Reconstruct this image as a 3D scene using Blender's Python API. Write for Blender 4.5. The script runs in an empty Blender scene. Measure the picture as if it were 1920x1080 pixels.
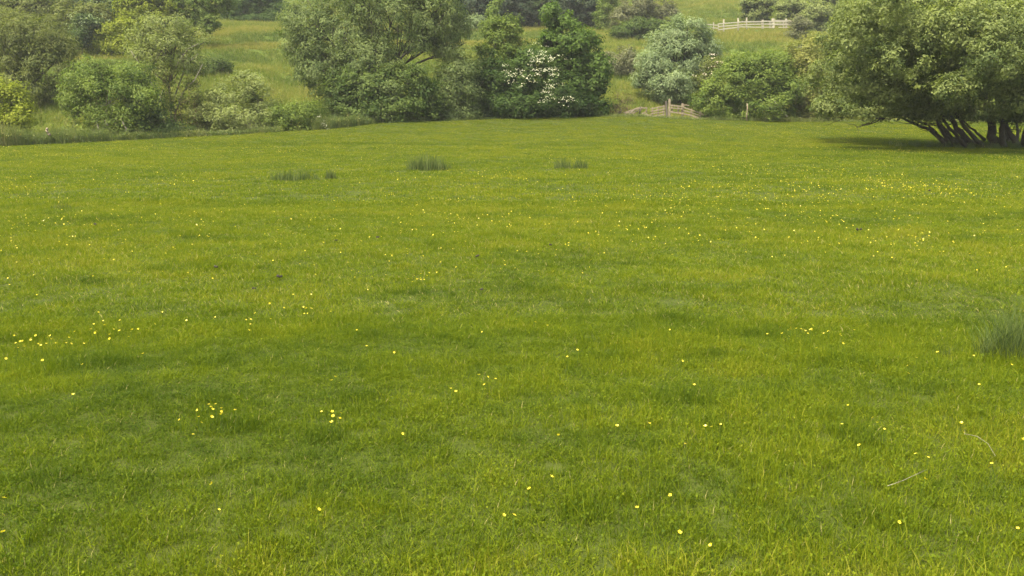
import bpy, math
import numpy as np
from mathutils import Vector

# ------------------------------------------------------------------ camera, sky, sun, exposure
S = bpy.context.scene
COL = S.collection
FPX, CAMZ = 1598.0, 1.6                       # focal length in photograph pixels, eye height
PITCH = math.atan((540 - 224) / FPX)
CP, SP = math.cos(PITCH), math.sin(PITCH)
cam_d = bpy.data.cameras.new('camera')
cam = bpy.data.objects.new('camera', cam_d)
COL.objects.link(cam)
cam_d.sensor_width = 36
cam_d.lens = 36 * FPX / 1920
cam_d.clip_start, cam_d.clip_end = 0.05, 2000
cam.location = (0, 0, CAMZ)
cam.rotation_euler = (math.pi / 2 - PITCH, 0, 0)
S.camera = cam

SUN_EL = math.radians(62)
SUN_VEC = Vector((-0.40, -0.36, 0)).normalized() * math.cos(SUN_EL) + Vector((0, 0, math.sin(SUN_EL)))  # towards the sun
w = bpy.data.worlds.new('World')
S.world = w
w.use_nodes = True
nt = w.node_tree
sky = nt.nodes.new('ShaderNodeTexSky')
sky.sky_type = 'NISHITA'
sky.sun_disc = False
sky.sun_elevation = SUN_EL
sky.sun_rotation = math.atan2(SUN_VEC.x, SUN_VEC.y)
sky.dust_density = 5.0
sky.air_density = 1.0
bg = nt.nodes['Background']
bg.inputs['Strength'].default_value = 0.15
warm = nt.nodes.new('ShaderNodeMix')                  # hazy sky: less blue than a clear one
warm.data_type = 'RGBA'; warm.blend_type = 'MULTIPLY'; warm.inputs[0].default_value = 1
warm.inputs[7].default_value = (1.04, .98, .80, 1)
nt.links.new(sky.outputs[0], warm.inputs[6])
nt.links.new(warm.outputs[2], bg.inputs['Color'])
sd = bpy.data.lights.new('sun', 'SUN')
sd.energy = 2.6
sd.angle = math.radians(4)
sd.color = (1.0, 0.93, 0.80)
sun = bpy.data.objects.new('sun', sd)
COL.objects.link(sun)
sun.rotation_euler = SUN_VEC.to_track_quat('Z', 'Y').to_euler()
S.view_settings.view_transform = 'Standard'
S.view_settings.look = 'None'
S.view_settings.gamma = 1
S.view_settings.exposure = 1.70
S.cycles.max_bounces = 6
S.cycles.diffuse_bounces = 3
S.cycles.transmission_bounces = 4
S.cycles.transparent_max_bounces = 4
S.cycles.volume_bounces = 0

RNG = np.random.default_rng(7)

# ------------------------------------------------------------------ helpers
def P(px, row, D):
    """the point seen at a photograph pixel, D metres in front of the camera along the ground"""
    v = (540 - row) / FPX
    t = D / (CP + v * SP)
    return np.array([(px - 960) / FPX * t, D, CAMZ + t * (v * CP - SP)])

def mpp(row, D):
    v = (540 - row) / FPX
    return D / (CP + v * SP) / FPX

_perm = np.random.default_rng(3).random((64, 64, 8))
def noise2(x, y, scale=1.0, ch=0):
    """smooth value noise 0..1"""
    x = np.asarray(x, float) / scale + 1000.37
    y = np.asarray(y, float) / scale + 1000.71
    xi, yi = np.floor(x).astype(int), np.floor(y).astype(int)
    fx, fy = x - xi, y - yi
    fx, fy = fx * fx * (3 - 2 * fx), fy * fy * (3 - 2 * fy)
    T = _perm[:, :, ch]
    a, b = T[xi % 64, yi % 64], T[(xi + 1) % 64, yi % 64]
    c, d = T[xi % 64, (yi + 1) % 64], T[(xi + 1) % 64, (yi + 1) % 64]
    return (a * (1 - fx) + b * fx) * (1 - fy) + (c * (1 - fx) + d * fx) * fy

def fbm2(x, y, scale, ch=0):
    return (noise2(x, y, scale, ch) * .55 + noise2(x, y, scale * .47, (ch + 1) % 8) * .3
            + noise2(x, y, scale * .22, (ch + 2) % 8) * .15)

def noise3(p, scale):
    return (noise2(p[:, 0] + 3.1 * p[:, 2], p[:, 1] * 1.3 - 2.3 * p[:, 2], scale, 3)
            + noise2(p[:, 2] * 1.1 + 7.7, p[:, 0] * .9 + p[:, 1], scale, 4)) / 2

# ------------------------------------------------------------------ terrain
EDGE = [(-700, 275, 36), (-300, 276, 40), (0, 275, 44), (100, 271, 45.5), (200, 266, 47), (285, 261, 48.5), (420, 254, 50.5), (520, 248, 52),
        (600, 244, 53.5), (660, 238, 55), (700, 232.5, 56), (760, 230, 57), (900, 225, 60), (1000, 221, 61.5), (1100, 219.5, 62.5), (1200, 219, 63),
        (1300, 225, 63.5), (1400, 227, 64), (1500, 229, 64.5), (1700, 228, 66), (1920, 230, 68), (2300, 232, 70), (2800, 235, 74)]
_e = np.array([P(*e) for e in EDGE])
EX, EY, EZ = _e[:, 0], _e[:, 1], _e[:, 2]
def edge_y(x): return np.interp(x, EX, EY)
def edge_z(x): return np.interp(x, EX, EZ)
HT = np.array([3, 8, 16, 24, 27, 30, 38, 41, 50, 54, 75, 120, 250.])
HPX = [0, 460, 900, 1180, 1400, 1900]
HROW = np.array([
    [297, 275, 240, 205, 192, 178, 142, 130, 95, 82, 35, -10, -60],
    [262, 244, 206, 160, 146, 134, 112, 90, 84, 64, 40, -10, -60],
    [238, 215, 180, 142, 128, 116, 100, 88, 83, 62, 44, -10, -60],
    [236, 211, 172, 137, 112, 92, 84, 80, 62, 58, 20, -25, -80],
    [240, 225, 190, 150, 132, 115, 84, 76, 56, 52, 8, -40, -90],
    [240, 225, 190, 150, 132, 115, 84, 76, 60, 54, 8, -40, -90.]])
def H(x, y):
    x, y = np.asarray(x, float), np.asarray(y, float)
    ey, ez = edge_y(x), edge_z(x)
    s = np.clip(y / ey, 0, 1)
    near = np.clip(1.0 - s * 1.15, 0, 1)
    zf = ez * s ** 5 + near * ((fbm2(x, y, 3.2, 0) - .5) * .16 + (noise2(x, y, .8, 5) - .5) * .035)
    t = y - ey
    pxx = 960 + FPX * 1.028 * x / np.maximum(y, 1)
    cols = np.array([np.interp(t, HT, r) for r in HROW])
    pos = np.clip(np.interp(pxx, HPX, range(len(HPX))), 0, len(HPX) - 1.0001)
    k = pos.astype(int); fr = pos - k
    i = np.indices(k.shape)
    take = lambda kk: np.take_along_axis(cols, kk[None], 0)[0]
    row = take(k) * (1 - fr) + take(k + 1) * fr
    v = (540 - row) / FPX
    zh = CAMZ + y * (v * CP - SP) / (CP + v * SP)
    zh = zh + (fbm2(x, y, 9, 2) - .5) * np.clip(t - 4, 0, 8) * .11 + (noise2(x, y, 2.2, 1) - .5) * np.clip(t - 2, 0, 4) * .08
    bl = np.clip(t / 3, 0, 1)
    return np.where(t <= 0, zf, ez * (1 - bl) + zh * bl)

def h1(x, y): return float(H(np.array([x]), np.array([y]))[0])

def G(px, row):
    """where the ray through a photograph pixel meets the field"""
    lo, hi = 1.0, 90.0
    for _ in range(50):
        m = (lo + hi) / 2
        p = P(px, row, m)
        if p[1] > edge_y(p[0]) or h1(p[0], p[1]) > p[2]: hi = m
        else: lo = m
    p = P(px, row, lo)
    return np.array([p[0], p[1], h1(p[0], p[1])])

# ------------------------------------------------------------------ meshes and tags
def mk_mesh(name, verts, quads, mat, tint=None, smooth=False):
    me = bpy.data.meshes.new(name)
    verts = np.asarray(verts, np.float32); quads = np.asarray(quads, np.int32)
    k = quads.shape[1]
    me.vertices.add(len(verts)); me.vertices.foreach_set('co', verts.ravel())
    me.loops.add(quads.size); me.loops.foreach_set('vertex_index', quads.ravel())
    me.polygons.add(len(quads))
    me.polygons.foreach_set('loop_start', np.arange(0, quads.size, k, dtype=np.int32))
    me.polygons.foreach_set('loop_total', np.full(len(quads), k, np.int32))
    if smooth: me.polygons.foreach_set('use_smooth', np.ones(len(quads), bool))
    if tint is not None:
        a = me.attributes.new('tint', 'FLOAT', 'FACE')
        a.data.foreach_set('value', np.asarray(tint, np.float32))
    me.update()
    if mat: me.materials.append(mat)
    return me

def link(name, me, parent=None, loc=None):
    o = bpy.data.objects.new(name, me)
    COL.objects.link(o)
    if parent: o.parent = parent
    if loc is not None: o.location = loc
    return o

def empty(name, loc, label, cat, group=None):
    o = bpy.data.objects.new(name, None)
    o.empty_display_size = .3
    COL.objects.link(o)
    o.location = [float(c) for c in loc]
    return tag(o, label, cat, group)

def tag(o, label=None, cat=None, group=None, kind=None):
    if label: o['label'] = label
    if cat: o['category'] = cat
    if group: o['group'] = group
    if kind: o['kind'] = kind
    return o

class MB:
    """collects tubes and bars in world space"""
    def __init__(s): s.v, s.f, s.n = [], [], 0
    def add(s, v, f):
        s.v.append(np.asarray(v, float)); s.f.append(np.asarray(f, int) + s.n); s.n += len(v)
    def tube(s, pts, rad, sides=7, wob=0.0):
        pts = np.asarray(pts, float); n = len(pts)
        rad = np.broadcast_to(rad, n)
        tang = np.gradient(pts, axis=0); tang /= np.linalg.norm(tang, axis=1)[:, None] + 1e-9
        ref = np.array([.31, .17, .94]); ref = np.where(np.abs(tang @ ref)[:, None] > .9, [[1., 0, 0]], [ref])
        a = np.cross(tang, ref); a /= np.linalg.norm(a, axis=1)[:, None] + 1e-9
        b = np.cross(tang, a)
        an = np.arange(sides) * 2 * np.pi / sides
        r = rad[:, None] * (1 + wob * (RNG.random((n, sides)) - .5))
        v = pts[:, None] + r[..., None] * (np.cos(an)[None, :, None] * a[:, None] + np.sin(an)[None, :, None] * b[:, None])
        f = []
        for i in range(n - 1):
            for j in range(sides):
                f.append((i * sides + j, i * sides + (j + 1) % sides, (i + 1) * sides + (j + 1) % sides, (i + 1) * sides + j))
        k0 = n * sides
        v = np.concatenate([v.reshape(-1, 3), pts[:1], pts[-1:]])
        for j in range(0, sides):
            f.append((k0, (j + 1) % sides, j, j)); q = (n - 1) * sides
            f.append((k0 + 1, q + j, q + (j + 1) % sides, q + (j + 1) % sides))
        f = [x if x[2] != x[3] else x for x in f]
        s.add(v, f)
    def bar(s, a, b, wdt, hgt, up=(0, 0, 1), jag=0.0):
        """a sawn board from a to b, ends worn"""
        a, b = np.asarray(a, float), np.asarray(b, float)
        t = (b - a) / np.linalg.norm(b - a)
        up = np.asarray(up, float)
        sd_ = np.cross(t, up); sd_ /= np.linalg.norm(sd_) + 1e-9
        u = np.cross(sd_, t)
        c = min(wdt, hgt) * .12
        prof = [(-wdt / 2 + c, -hgt / 2), (wdt / 2 - c, -hgt / 2), (wdt / 2, -hgt / 2 + c), (wdt / 2, hgt / 2 - c),
                (wdt / 2 - c, hgt / 2), (-wdt / 2 + c, hgt / 2), (-wdt / 2, hgt / 2 - c), (-wdt / 2, -hgt / 2 + c)]
        N = 6
        vs = []
        for i in range(N):
            p = a + (b - a) * i / (N - 1) + (RNG.random(3) - .5) * jag
            for (x, y) in prof: vs.append(p + sd_ * x + u * y)
        f = []
        for i in range(N - 1):
            for j in range(8):
                f.append((i * 8 + j, i * 8 + (j + 1) % 8, (i + 1) * 8 + (j + 1) % 8, (i + 1) * 8 + j))
        for base in (0, (N - 1) * 8):
            q = [(0, 1, 2, 3), (0, 3, 4, 7), (4, 5, 6, 7)]
            for k in q: f.append(tuple(base + z for z in (k if base else k[::-1])))
        s.add(vs, f)
    def build(s, name, mat, parent=None, origin=(0, 0, 0), smooth=True):
        v = np.concatenate(s.v) - np.asarray(origin)
        f = np.concatenate(s.f)
        me = bpy.data.meshes.new(name)
        me.from_pydata(v.tolist(), [], [tuple(dict.fromkeys(x)) for x in f.tolist()])
        if smooth: me.polygons.foreach_set('use_smooth', np.ones(len(me.polygons), bool))
        me.materials.append(mat)
        return link(name, me, parent)

# ------------------------------------------------------------------ materials
def new_mat(name):
    m = bpy.data.materials.new(name); m.use_nodes = True
    t = m.node_tree; t.nodes.clear()
    out = t.nodes.new('ShaderNodeOutputMaterial')
    return m, t, out

def N(t, kind, **kw):
    n = t.nodes.new(kind)
    for k, v in kw.items(): setattr(n, k, v)
    return n

def mixcol(t, fac, a, b, mode='MIX'):
    n = t.nodes.new('ShaderNodeMix'); n.data_type = 'RGBA'; n.blend_type = mode
    for sock, val in ((0, fac), (6, a), (7, b)):
        if hasattr(val, 'is_linked') or hasattr(val, 'links'): t.links.new(val, n.inputs[sock])
        elif sock == 0: n.inputs[0].default_value = val
        else: n.inputs[sock].default_value = (*val, 1)
    return n.outputs[2]

def math_(t, op, a, b=None, clamp=False):
    n = t.nodes.new('ShaderNodeMath'); n.operation = op; n.use_clamp = clamp
    for i, val in enumerate((a, b)):
        if val is None: continue
        if hasattr(val, 'links'): t.links.new(val, n.inputs[i])
        else: n.inputs[i].default_value = val
    return n.outputs[0]

def leaf_shader(t, out, col, trans=.35, rough=.55, spec=.3, tcol=(1.15, 1.2, .55)):
    p = N(t, 'ShaderNodeBsdfPrincipled'); p.inputs['Roughness'].default_value = rough
    p.inputs['Specular IOR Level'].default_value = spec
    t.links.new(col, p.inputs['Base Color'])
    tr = N(t, 'ShaderNodeBsdfTranslucent')
    t.links.new(mixcol(t, 1.0, col, tcol, 'MULTIPLY'), tr.inputs['Color'])
    mx = N(t, 'ShaderNodeMixShader'); mx.inputs[0].default_value = trans
    t.links.new(p.outputs[0], mx.inputs[1]); t.links.new(tr.outputs[0], mx.inputs[2])
    t.links.new(mx.outputs[0], out.inputs['Surface'])

def leaf_mat(name, lo, hi, trans=.42, spec=.12, rough=.6):
    m, t, out = new_mat(name)
    at = N(t, 'ShaderNodeAttribute', attribute_name='tint')
    leaf_shader(t, out, mixcol(t, at.outputs['Fac'], lo, hi), trans, rough, spec)
    return m

def grass_mat(name, cols, trans=.4, spec=.35):
    """cols: dark, mid, yellow, dry; the tint of the clump picks the colour, single blades vary"""
    m, t, out = new_mat(name)
    ins = N(t, 'ShaderNodeAttribute', attribute_name='ptint', attribute_type='INSTANCER')
    at = N(t, 'ShaderNodeAttribute', attribute_name='tint')
    f = math_(t, 'ADD', ins.outputs['Fac'], math_(t, 'MULTIPLY', math_(t, 'SUBTRACT', at.outputs['Fac'], .5), .75), True)
    r = N(t, 'ShaderNodeValToRGB')
    r.color_ramp.elements[0].position = 0; r.color_ramp.elements[0].color = (*cols[0], 1)
    r.color_ramp.elements[1].position = .45; r.color_ramp.elements[1].color = (*cols[1], 1)
    e = r.color_ramp.elements.new(.85); e.color = (*cols[2], 1)
    e = r.color_ramp.elements.new(1.0); e.color = (*cols[3], 1)
    t.links.new(f, r.inputs[0])
    dry = math_(t, 'GREATER_THAN', at.outputs['Fac'], .965)
    c = mixcol(t, math_(t, 'MULTIPLY', dry, .8), r.outputs[0], (.34, .30, .13))
    leaf_shader(t, out, c, trans, .5, spec, (1.1, 1.2, .5))
    return m

def soil_mat(name, a, b, c, scale):
    m, t, out = new_mat(name)
    tc = N(t, 'ShaderNodeNewGeometry')
    n1 = N(t, 'ShaderNodeTexNoise'); n1.inputs['Scale'].default_value = scale; n1.inputs['Detail'].default_value = 8
    n2 = N(t, 'ShaderNodeTexNoise'); n2.inputs['Scale'].default_value = scale * .09; n2.inputs['Detail'].default_value = 5
    for n in (n1, n2): t.links.new(tc.outputs['Position'], n.inputs['Vector'])
    c1 = mixcol(t, n1.outputs['Fac'], a, b)
    f = math_(t, 'MULTIPLY', math_(t, 'SUBTRACT', n2.outputs['Fac'], .42), 3.5, True)
    p = N(t, 'ShaderNodeBsdfPrincipled'); p.inputs['Roughness'].default_value = .95
    p.inputs['Specular IOR Level'].default_value = .1
    t.links.new(mixcol(t, f, c1, c), p.inputs['Base Color'])
    bp = N(t, 'ShaderNodeBump'); bp.inputs['Strength'].default_value = .8; bp.inputs['Distance'].default_value = .03
    t.links.new(n1.outputs['Fac'], bp.inputs['Height']); t.links.new(bp.outputs[0], p.inputs['Normal'])
    t.links.new(p.outputs[0], out.inputs['Surface'])
    return m

def wood_mat(name, a, b, scale=6, stretch=(1, 1, 8), lich=None):
    m, t, out = new_mat(name)
    tc = N(t, 'ShaderNodeTexCoord')
    mp = N(t, 'ShaderNodeMapping'); mp.inputs['Scale'].default_value = (stretch[2], stretch[2], stretch[0])
    t.links.new(tc.outputs['Object'], mp.inputs['Vector'])
    n1 = N(t, 'ShaderNodeTexNoise'); n1.inputs['Scale'].default_value = scale; n1.inputs['Detail'].default_value = 8
    t.links.new(mp.outputs[0], n1.inputs['Vector'])
    n2 = N(t, 'ShaderNodeTexNoise'); n2.inputs['Scale'].default_value = 3
    t.links.new(tc.outputs['Object'], n2.inputs['Vector'])
    f = math_(t, 'MULTIPLY', math_(t, 'SUBTRACT', n1.outputs['Fac'], .3), 2.2, True)
    c = mixcol(t, f, a, b)
    if lich: c = mixcol(t, math_(t, 'MULTIPLY', math_(t, 'SUBTRACT', n2.outputs['Fac'], .5), 4, True), c, lich)
    p = N(t, 'ShaderNodeBsdfPrincipled'); p.inputs['Roughness'].default_value = .85
    p.inputs['Specular IOR Level'].default_value = .2
    t.links.new(c, p.inputs['Base Color'])
    bp = N(t, 'ShaderNodeBump'); bp.inputs['Strength'].default_value = .6; bp.inputs['Distance'].default_value = .02
    t.links.new(n1.outputs['Fac'], bp.inputs['Height']); t.links.new(bp.outputs[0], p.inputs['Normal'])
    t.links.new(p.outputs[0], out.inputs['Surface'])
    return m

M_FIELD = soil_mat('field turf', (.03, .042, .008), (.06, .078, .013), (.05, .062, .012), 9)
M_HILL = soil_mat('hillside turf', (.045, .075, .013), (.08, .11, .018), (.095, .11, .022), 4)
M_TURF = grass_mat('short turf blades', [(.052, .088, .010), (.116, .162, .009), (.170, .205, .010), (.23, .235, .024)], .42, .05)
M_LONG = grass_mat('long hillside blades', [(.07, .115, .02), (.14, .19, .028), (.205, .222, .036), (.27, .245, .06)], .4, .15)
M_RANK = grass_mat('rank ditch blades', [(.06, .095, .025), (.115, .16, .04), (.18, .21, .05), (.28, .27, .11)], .35)
M_BARK = wood_mat('dark bark', (.03, .026, .02), (.10, .085, .065), 5, lich=(.075, .085, .05))
M_PALEBARK = wood_mat('pale bark', (.13, .12, .09), (.30, .28, .21), 6)
M_GREYTWIG = wood_mat('grey twigs', (.07, .06, .05), (.16, .14, .11), 6)
M_BROWNTWIG = wood_mat('dead brown stems', (.07, .045, .028), (.16, .11, .07), 6)
M_OLDWOOD = wood_mat('weathered boards', (.13, .105, .07), (.34, .285, .2), 5, lich=(.22, .20, .13))
M_PALEWOOD = wood_mat('bleached fence wood', (.30, .275, .21), (.54, .49, .38), 5, lich=(.40, .40, .30))

# ------------------------------------------------------------------ the field and the hillside
xs = np.concatenate([np.linspace(-160, -42, 25), np.linspace(-40, 56, 385), np.linspace(58, 170, 25)])
vs_ = np.concatenate([np.linspace(-25, 0, 12)[:-1] / 1.0])
def grid_sheet(name, X, Y, mat):
    n, m = X.shape
    V = np.stack([X, Y, H(X, Y)], -1).reshape(-1, 3)
    ii, jj = np.meshgrid(np.arange(n - 1), np.arange(m - 1), indexing='ij')
    a = (ii * m + jj).ravel()
    Q = np.stack([a, a + m, a + m + 1, a + 1], 1)
    return link(name, mk_mesh(name, V, Q, mat, smooth=True))
u = np.concatenate([np.linspace(-.45, 0, 14)[:-1], np.linspace(0, .3, 130)[:-1], np.linspace(.3, 1, 150)])
X = np.repeat(xs[:, None], len(u), 1)
Y = np.where(u[None] < 0, u[None] * 60, u[None] * edge_y(X))
tag(grid_sheet('field', X, Y, M_FIELD), kind='structure')
u = np.concatenate([np.linspace(0, 70, 190)[:-1], np.linspace(70, 130, 60)[:-1], np.linspace(130, 420, 25)])
X = np.repeat(xs[:, None], len(u), 1)
X = X * (1 + u[None] / 150)
Y = edge_y(np.repeat(xs[:, None], len(u), 1)) + u[None]
tag(grid_sheet('hillside', X, np.maximum(Y, edge_y(X)), M_HILL), kind='structure')

# ------------------------------------------------------------------ grass
def blades(n, rad, hmin, hmax, wid, bend, rng, levels=3, upright=0.0):
    r = rad * np.sqrt(rng.random(n)); a = rng.random(n) * 2 * np.pi
    base = np.stack([r * np.cos(a), r * np.sin(a), np.full(n, -.01)], 1)
    h = hmin + (hmax - hmin) * rng.random(n) ** 1.6
    d = a + rng.normal(0, 1.2, n) if upright < .5 else rng.random(n) * 6.283
    dv = np.stack([np.cos(d), np.sin(d), 0 * d], 1)
    b = bend * (.25 + .95 * rng.random(n))
    side_a = rng.random(n) * 6.283
    sv = np.stack([np.cos(side_a), np.sin(side_a), 0 * d], 1)
    wv = wid * (.6 + .8 * rng.random(n))
    V = []
    for k in range(levels):
        s = k / (levels - 1)
        c = base + dv * (b * h * s ** 1.7)[:, None] + np.array([0, 0, 1.]) * (h * s * (1 - .42 * np.minimum(b, 1.4) * s))[:, None]
        ww = wv * (1, .85, .12)[k] if levels == 3 else wv * (1 - .88 * s ** 1.5)
        V += [c - sv * ww[:, None] / 2, c + sv * ww[:, None] / 2]
    V = np.stack(V, 1)                                   # n, 2L, 3
    Q = []
    for k in range(levels - 1): Q.append(np.array([2 * k, 2 * k + 1, 2 * k + 3, 2 * k + 2]))
    Q = (np.arange(n)[:, None, None] * 2 * levels + np.array(Q)[None]).reshape(-1, 4)
    tint = np.repeat(rng.random(n), levels - 1)
    return V.reshape(-1, 3), Q, tint

def join(parts):
    V, Q, T, o = [], [], [], 0
    for v, q, t in parts:
        V.append(v); Q.append(q + o); T.append(t); o += len(v)
    return np.concatenate(V), np.concatenate(Q), np.concatenate(T)

def broadleaf(n, rad, size, rng, hgt=.03):
    """small round clover-like leaves lying in the turf"""
    c = np.stack([rng.normal(0, rad * .6, n), rng.normal(0, rad * .6, n), hgt * (.3 + rng.random(n))], 1)
    return leaf_quads(c, np.tile([0, 0, 1.], (n, 1)) + rng.normal(0, .45, (n, 3)), size, size * .85, rng)

def leaf_quads(c, nrm, ln, wd, rng, axis=None):
    n = len(c)
    nrm = nrm / (np.linalg.norm(nrm, axis=1)[:, None] + 1e-9)
    ax = rng.normal(0, 1, (n, 3)) if axis is None else axis
    ax = ax - nrm * (ax * nrm).sum(1)[:, None]
    ax /= np.linalg.norm(ax, axis=1)[:, None] + 1e-9
    sd2 = np.cross(nrm, ax)
    s = (.65 + .7 * rng.random(n))[:, None]
    a, b = ax * ln * s / 2, sd2 * wd * s / 2
    V = np.stack([c - a, c + b - a * .1 + nrm * wd * .18, c + a - nrm * ln * .12, c - b - a * .1 + nrm * wd * .18], 1).reshape(-1, 3)
    Q = np.arange(4 * n).reshape(n, 4)
    return V, Q, rng.random(n)

def scatter(name, pts, scl, hsc, vid, ptint, variants):
    """one object that sets grass clumps on its points"""
    n = len(pts)
    coll = bpy.data.collections.new(name + ' clumps')
    for i, me in enumerate(variants):
        coll.objects.link(bpy.data.objects.new('clump_%s_%02d' % (name, i), me))
    me = bpy.data.meshes.new(name)
    me.vertices.add(n); me.vertices.foreach_set('co', np.asarray(pts, np.float32).ravel())
    def att(nm, ty, arr, key='value'):
        a = me.attributes.new(nm, ty, 'POINT'); a.data.foreach_set(key, np.ascontiguousarray(arr).ravel())
    tilt = RNG.normal(0, .10, (n, 2))
    att('rot', 'FLOAT_VECTOR', np.stack([tilt[:, 0], tilt[:, 1], RNG.random(n) * 6.283], 1).astype(np.float32), 'vector')
    att('scl', 'FLOAT_VECTOR', np.stack([scl, scl, scl * hsc], 1).astype(np.float32), 'vector')
    att('vid', 'INT', vid.astype(np.int32)); att('ptint', 'FLOAT', np.clip(ptint, 0, 1).astype(np.float32))
    me.update()
    o = link(name, me)
    g = bpy.data.node_groups.new(name + ' nodes', 'GeometryNodeTree')
    g.interface.new_socket('Geometry', in_out='INPUT', socket_type='NodeSocketGeometry')
    g.interface.new_socket('Geometry', in_out='OUTPUT', socket_type='NodeSocketGeometry')
    gi, go = g.nodes.new('NodeGroupInput'), g.nodes.new('NodeGroupOutput')
    ip = g.nodes.new('GeometryNodeInstanceOnPoints')
    ci = g.nodes.new('GeometryNodeCollectionInfo')
    ci.inputs['Collection'].default_value = coll
    ci.inputs['Separate Children'].default_value = True
    ci.inputs['Reset Children'].default_value = True
    def named(nm, ty):
        a = g.nodes.new('GeometryNodeInputNamedAttribute'); a.data_type = ty
        a.inputs['Name'].default_value = nm
        return [s for s in a.outputs if s.enabled and s.name == 'Attribute'][0]
    L = g.links.new
    L(gi.outputs[0], ip.inputs['Points']); L(ci.outputs[0], ip.inputs['Instance'])
    ip.inputs['Pick Instance'].default_value = True
    L(named('vid', 'INT'), ip.inputs['Instance Index'])
    L(named('rot', 'FLOAT_VECTOR'), ip.inputs['Rotation'])
    L(named('scl', 'FLOAT_VECTOR'), ip.inputs['Scale'])
    L(ip.outputs[0], go.inputs[0])
    md = o.modifiers.new('clumps', 'NODES'); md.node_group = g
    return tag(o, kind='stuff')

# darker, longer tussocks seen in the turf: pixel, half width, half depth (m), strength
TUSS_SHADE = [(190, 688, .55, .22, 1.), (90, 700, .4, .2, .6), (40, 635, .35, .25, .8), (820, 550, .55, .25, .9), (985, 541, .45, .3, 1.), (1075, 572, .5, .35, .5),
        (1710, 525, .6, .5, .7), (1560, 682, .5, .25, .7), (1765, 660, .22, .12, .9), (1110, 965, .25, .16, .9), (1285, 750, .3, .18, .7), (540, 605, .8, .35, .6),
        (300, 580, .7, .4, .5), (420, 500, .6, .5, .3), (660, 745, .5, .3, .55), (1150, 640, .6, .3, .3), (830, 835, .35, .22, .5), (500, 1005, .25, .12, .7),
        (960, 830, .3, .15, .6), (670, 915, .45, .25, .45), (1180, 890, .3, .2, .35), (580, 870, .35, .2, .35), (330, 750, .7, .3, .4), (1700, 990, .3, .2, .4),
        (1190, 420, .9, .8, .35), (1020, 490, .7, .6, .4), (1350, 328, .9, .9, .6), (1640, 466, .9, .8, .45), (1540, 450, .5, .5, .4), (860, 315, .7, .7, .4),
        (620, 330, 1.2, .9, .4), (1240, 545, .8, .4, .4), (880, 405, 1., .8, .3), (1380, 620, .7, .35, .3), (60, 905, .4, .2, .5), (1460, 905, .4, .22, .4), (1880, 690, .5, .3, .8),
        (420, 680, .5, .25, .35), (600, 690, .6, .3, .35), (1000, 305, .7, .6, .6), (180, 410, .9, .9, .4), (1905, 470, .8, .7, .3), (1650, 575, .5, .3, .25), (760, 690, .8, .3, .3)]
TUSS_SHADE += [(1790, 294, 10., 5., 1.), (1640, 282, 5, 4.5, .8)]  # under the sallow: longer grass, darkened further to paint in its cast shade
TU = [(G(a, b), c * .8, d * .8, s * .8) for a, b, c, d, s in TUSS_SHADE]

_rt = np.random.default_rng(77)
_ty = np.sqrt(_rt.random(650) * (44 ** 2 - 9) + 9); _ty[:260] = np.sqrt(_rt.random(260) * (15 ** 2 - 7) + 7)
_tx = (_rt.random(650) * 2 - 1) * .66 * _ty
for a, b in zip(_tx, _ty):
    k = _rt.uniform(.6, 1.5) * (.45 + b / 22)
    TU.append(((a, b), .20 * k, .10 * k * _rt.uniform(.7, 1.5), _rt.uniform(.25, .85)))

def field_tint(x, y):
    """colour and growth of the turf: patches of yellow-green and of darker, longer grass"""
    n1, n2, n3 = fbm2(x, y, 3.4, 1), fbm2(x * .75, y, 1.1, 3), fbm2(x * .5, y, .42, 6)
    big = fbm2(x, y, 11, 4)
    fine = noise2(x, y * .8, .16, 7) * .6 + noise2(x, y, .3, 0) * .4
    t = .57 + (n1 - .5) * .45 + (n2 - .5) * .5 + (n3 - .5) * .5 + (big - .5) * .12 + (fine - .5) * .5
    hs = 1.0 + (n1 - .5) * .4 + (n2 - .5) * .7 + (fine - .5) * 1.2
    dark = np.clip((fbm2(x * .6, y * 1.25, 1.6, 5) - .60) * 5.5, 0, 1) * .14 * np.clip(3 * (n3 - .35), 0, 1)
    wob_, brk = 1 + .6 * (n3 - .5), np.clip(.25 + 2.4 * (fbm2(x, y, .38, 2) - .32), .1, 1.15)
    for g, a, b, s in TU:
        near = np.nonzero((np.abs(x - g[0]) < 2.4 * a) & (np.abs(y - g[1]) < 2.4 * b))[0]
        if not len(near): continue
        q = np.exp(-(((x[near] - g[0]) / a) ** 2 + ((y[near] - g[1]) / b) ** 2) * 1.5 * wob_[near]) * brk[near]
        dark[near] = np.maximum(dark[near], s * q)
    bank = np.exp(-((y - 44.0 - (noise2(x, y * 0, 6, 2) - .5) * 1.2) / .55) ** 2) * (x > -17) * (x < 6) * (.4 + .6 * noise2(x, y, 2.5, 4))
    dark = np.maximum(dark, bank * .6)
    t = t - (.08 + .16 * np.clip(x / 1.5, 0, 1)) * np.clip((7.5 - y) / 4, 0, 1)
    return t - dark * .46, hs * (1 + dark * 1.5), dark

def wedge(n, y0, y1, rng):
    y = np.sqrt(rng.random(n) * (y1 ** 2 - y0 ** 2) + y0 ** 2)
    x = (rng.random(n) * 2 - 1) * (.74 * y + .9)
    return x, y

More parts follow.
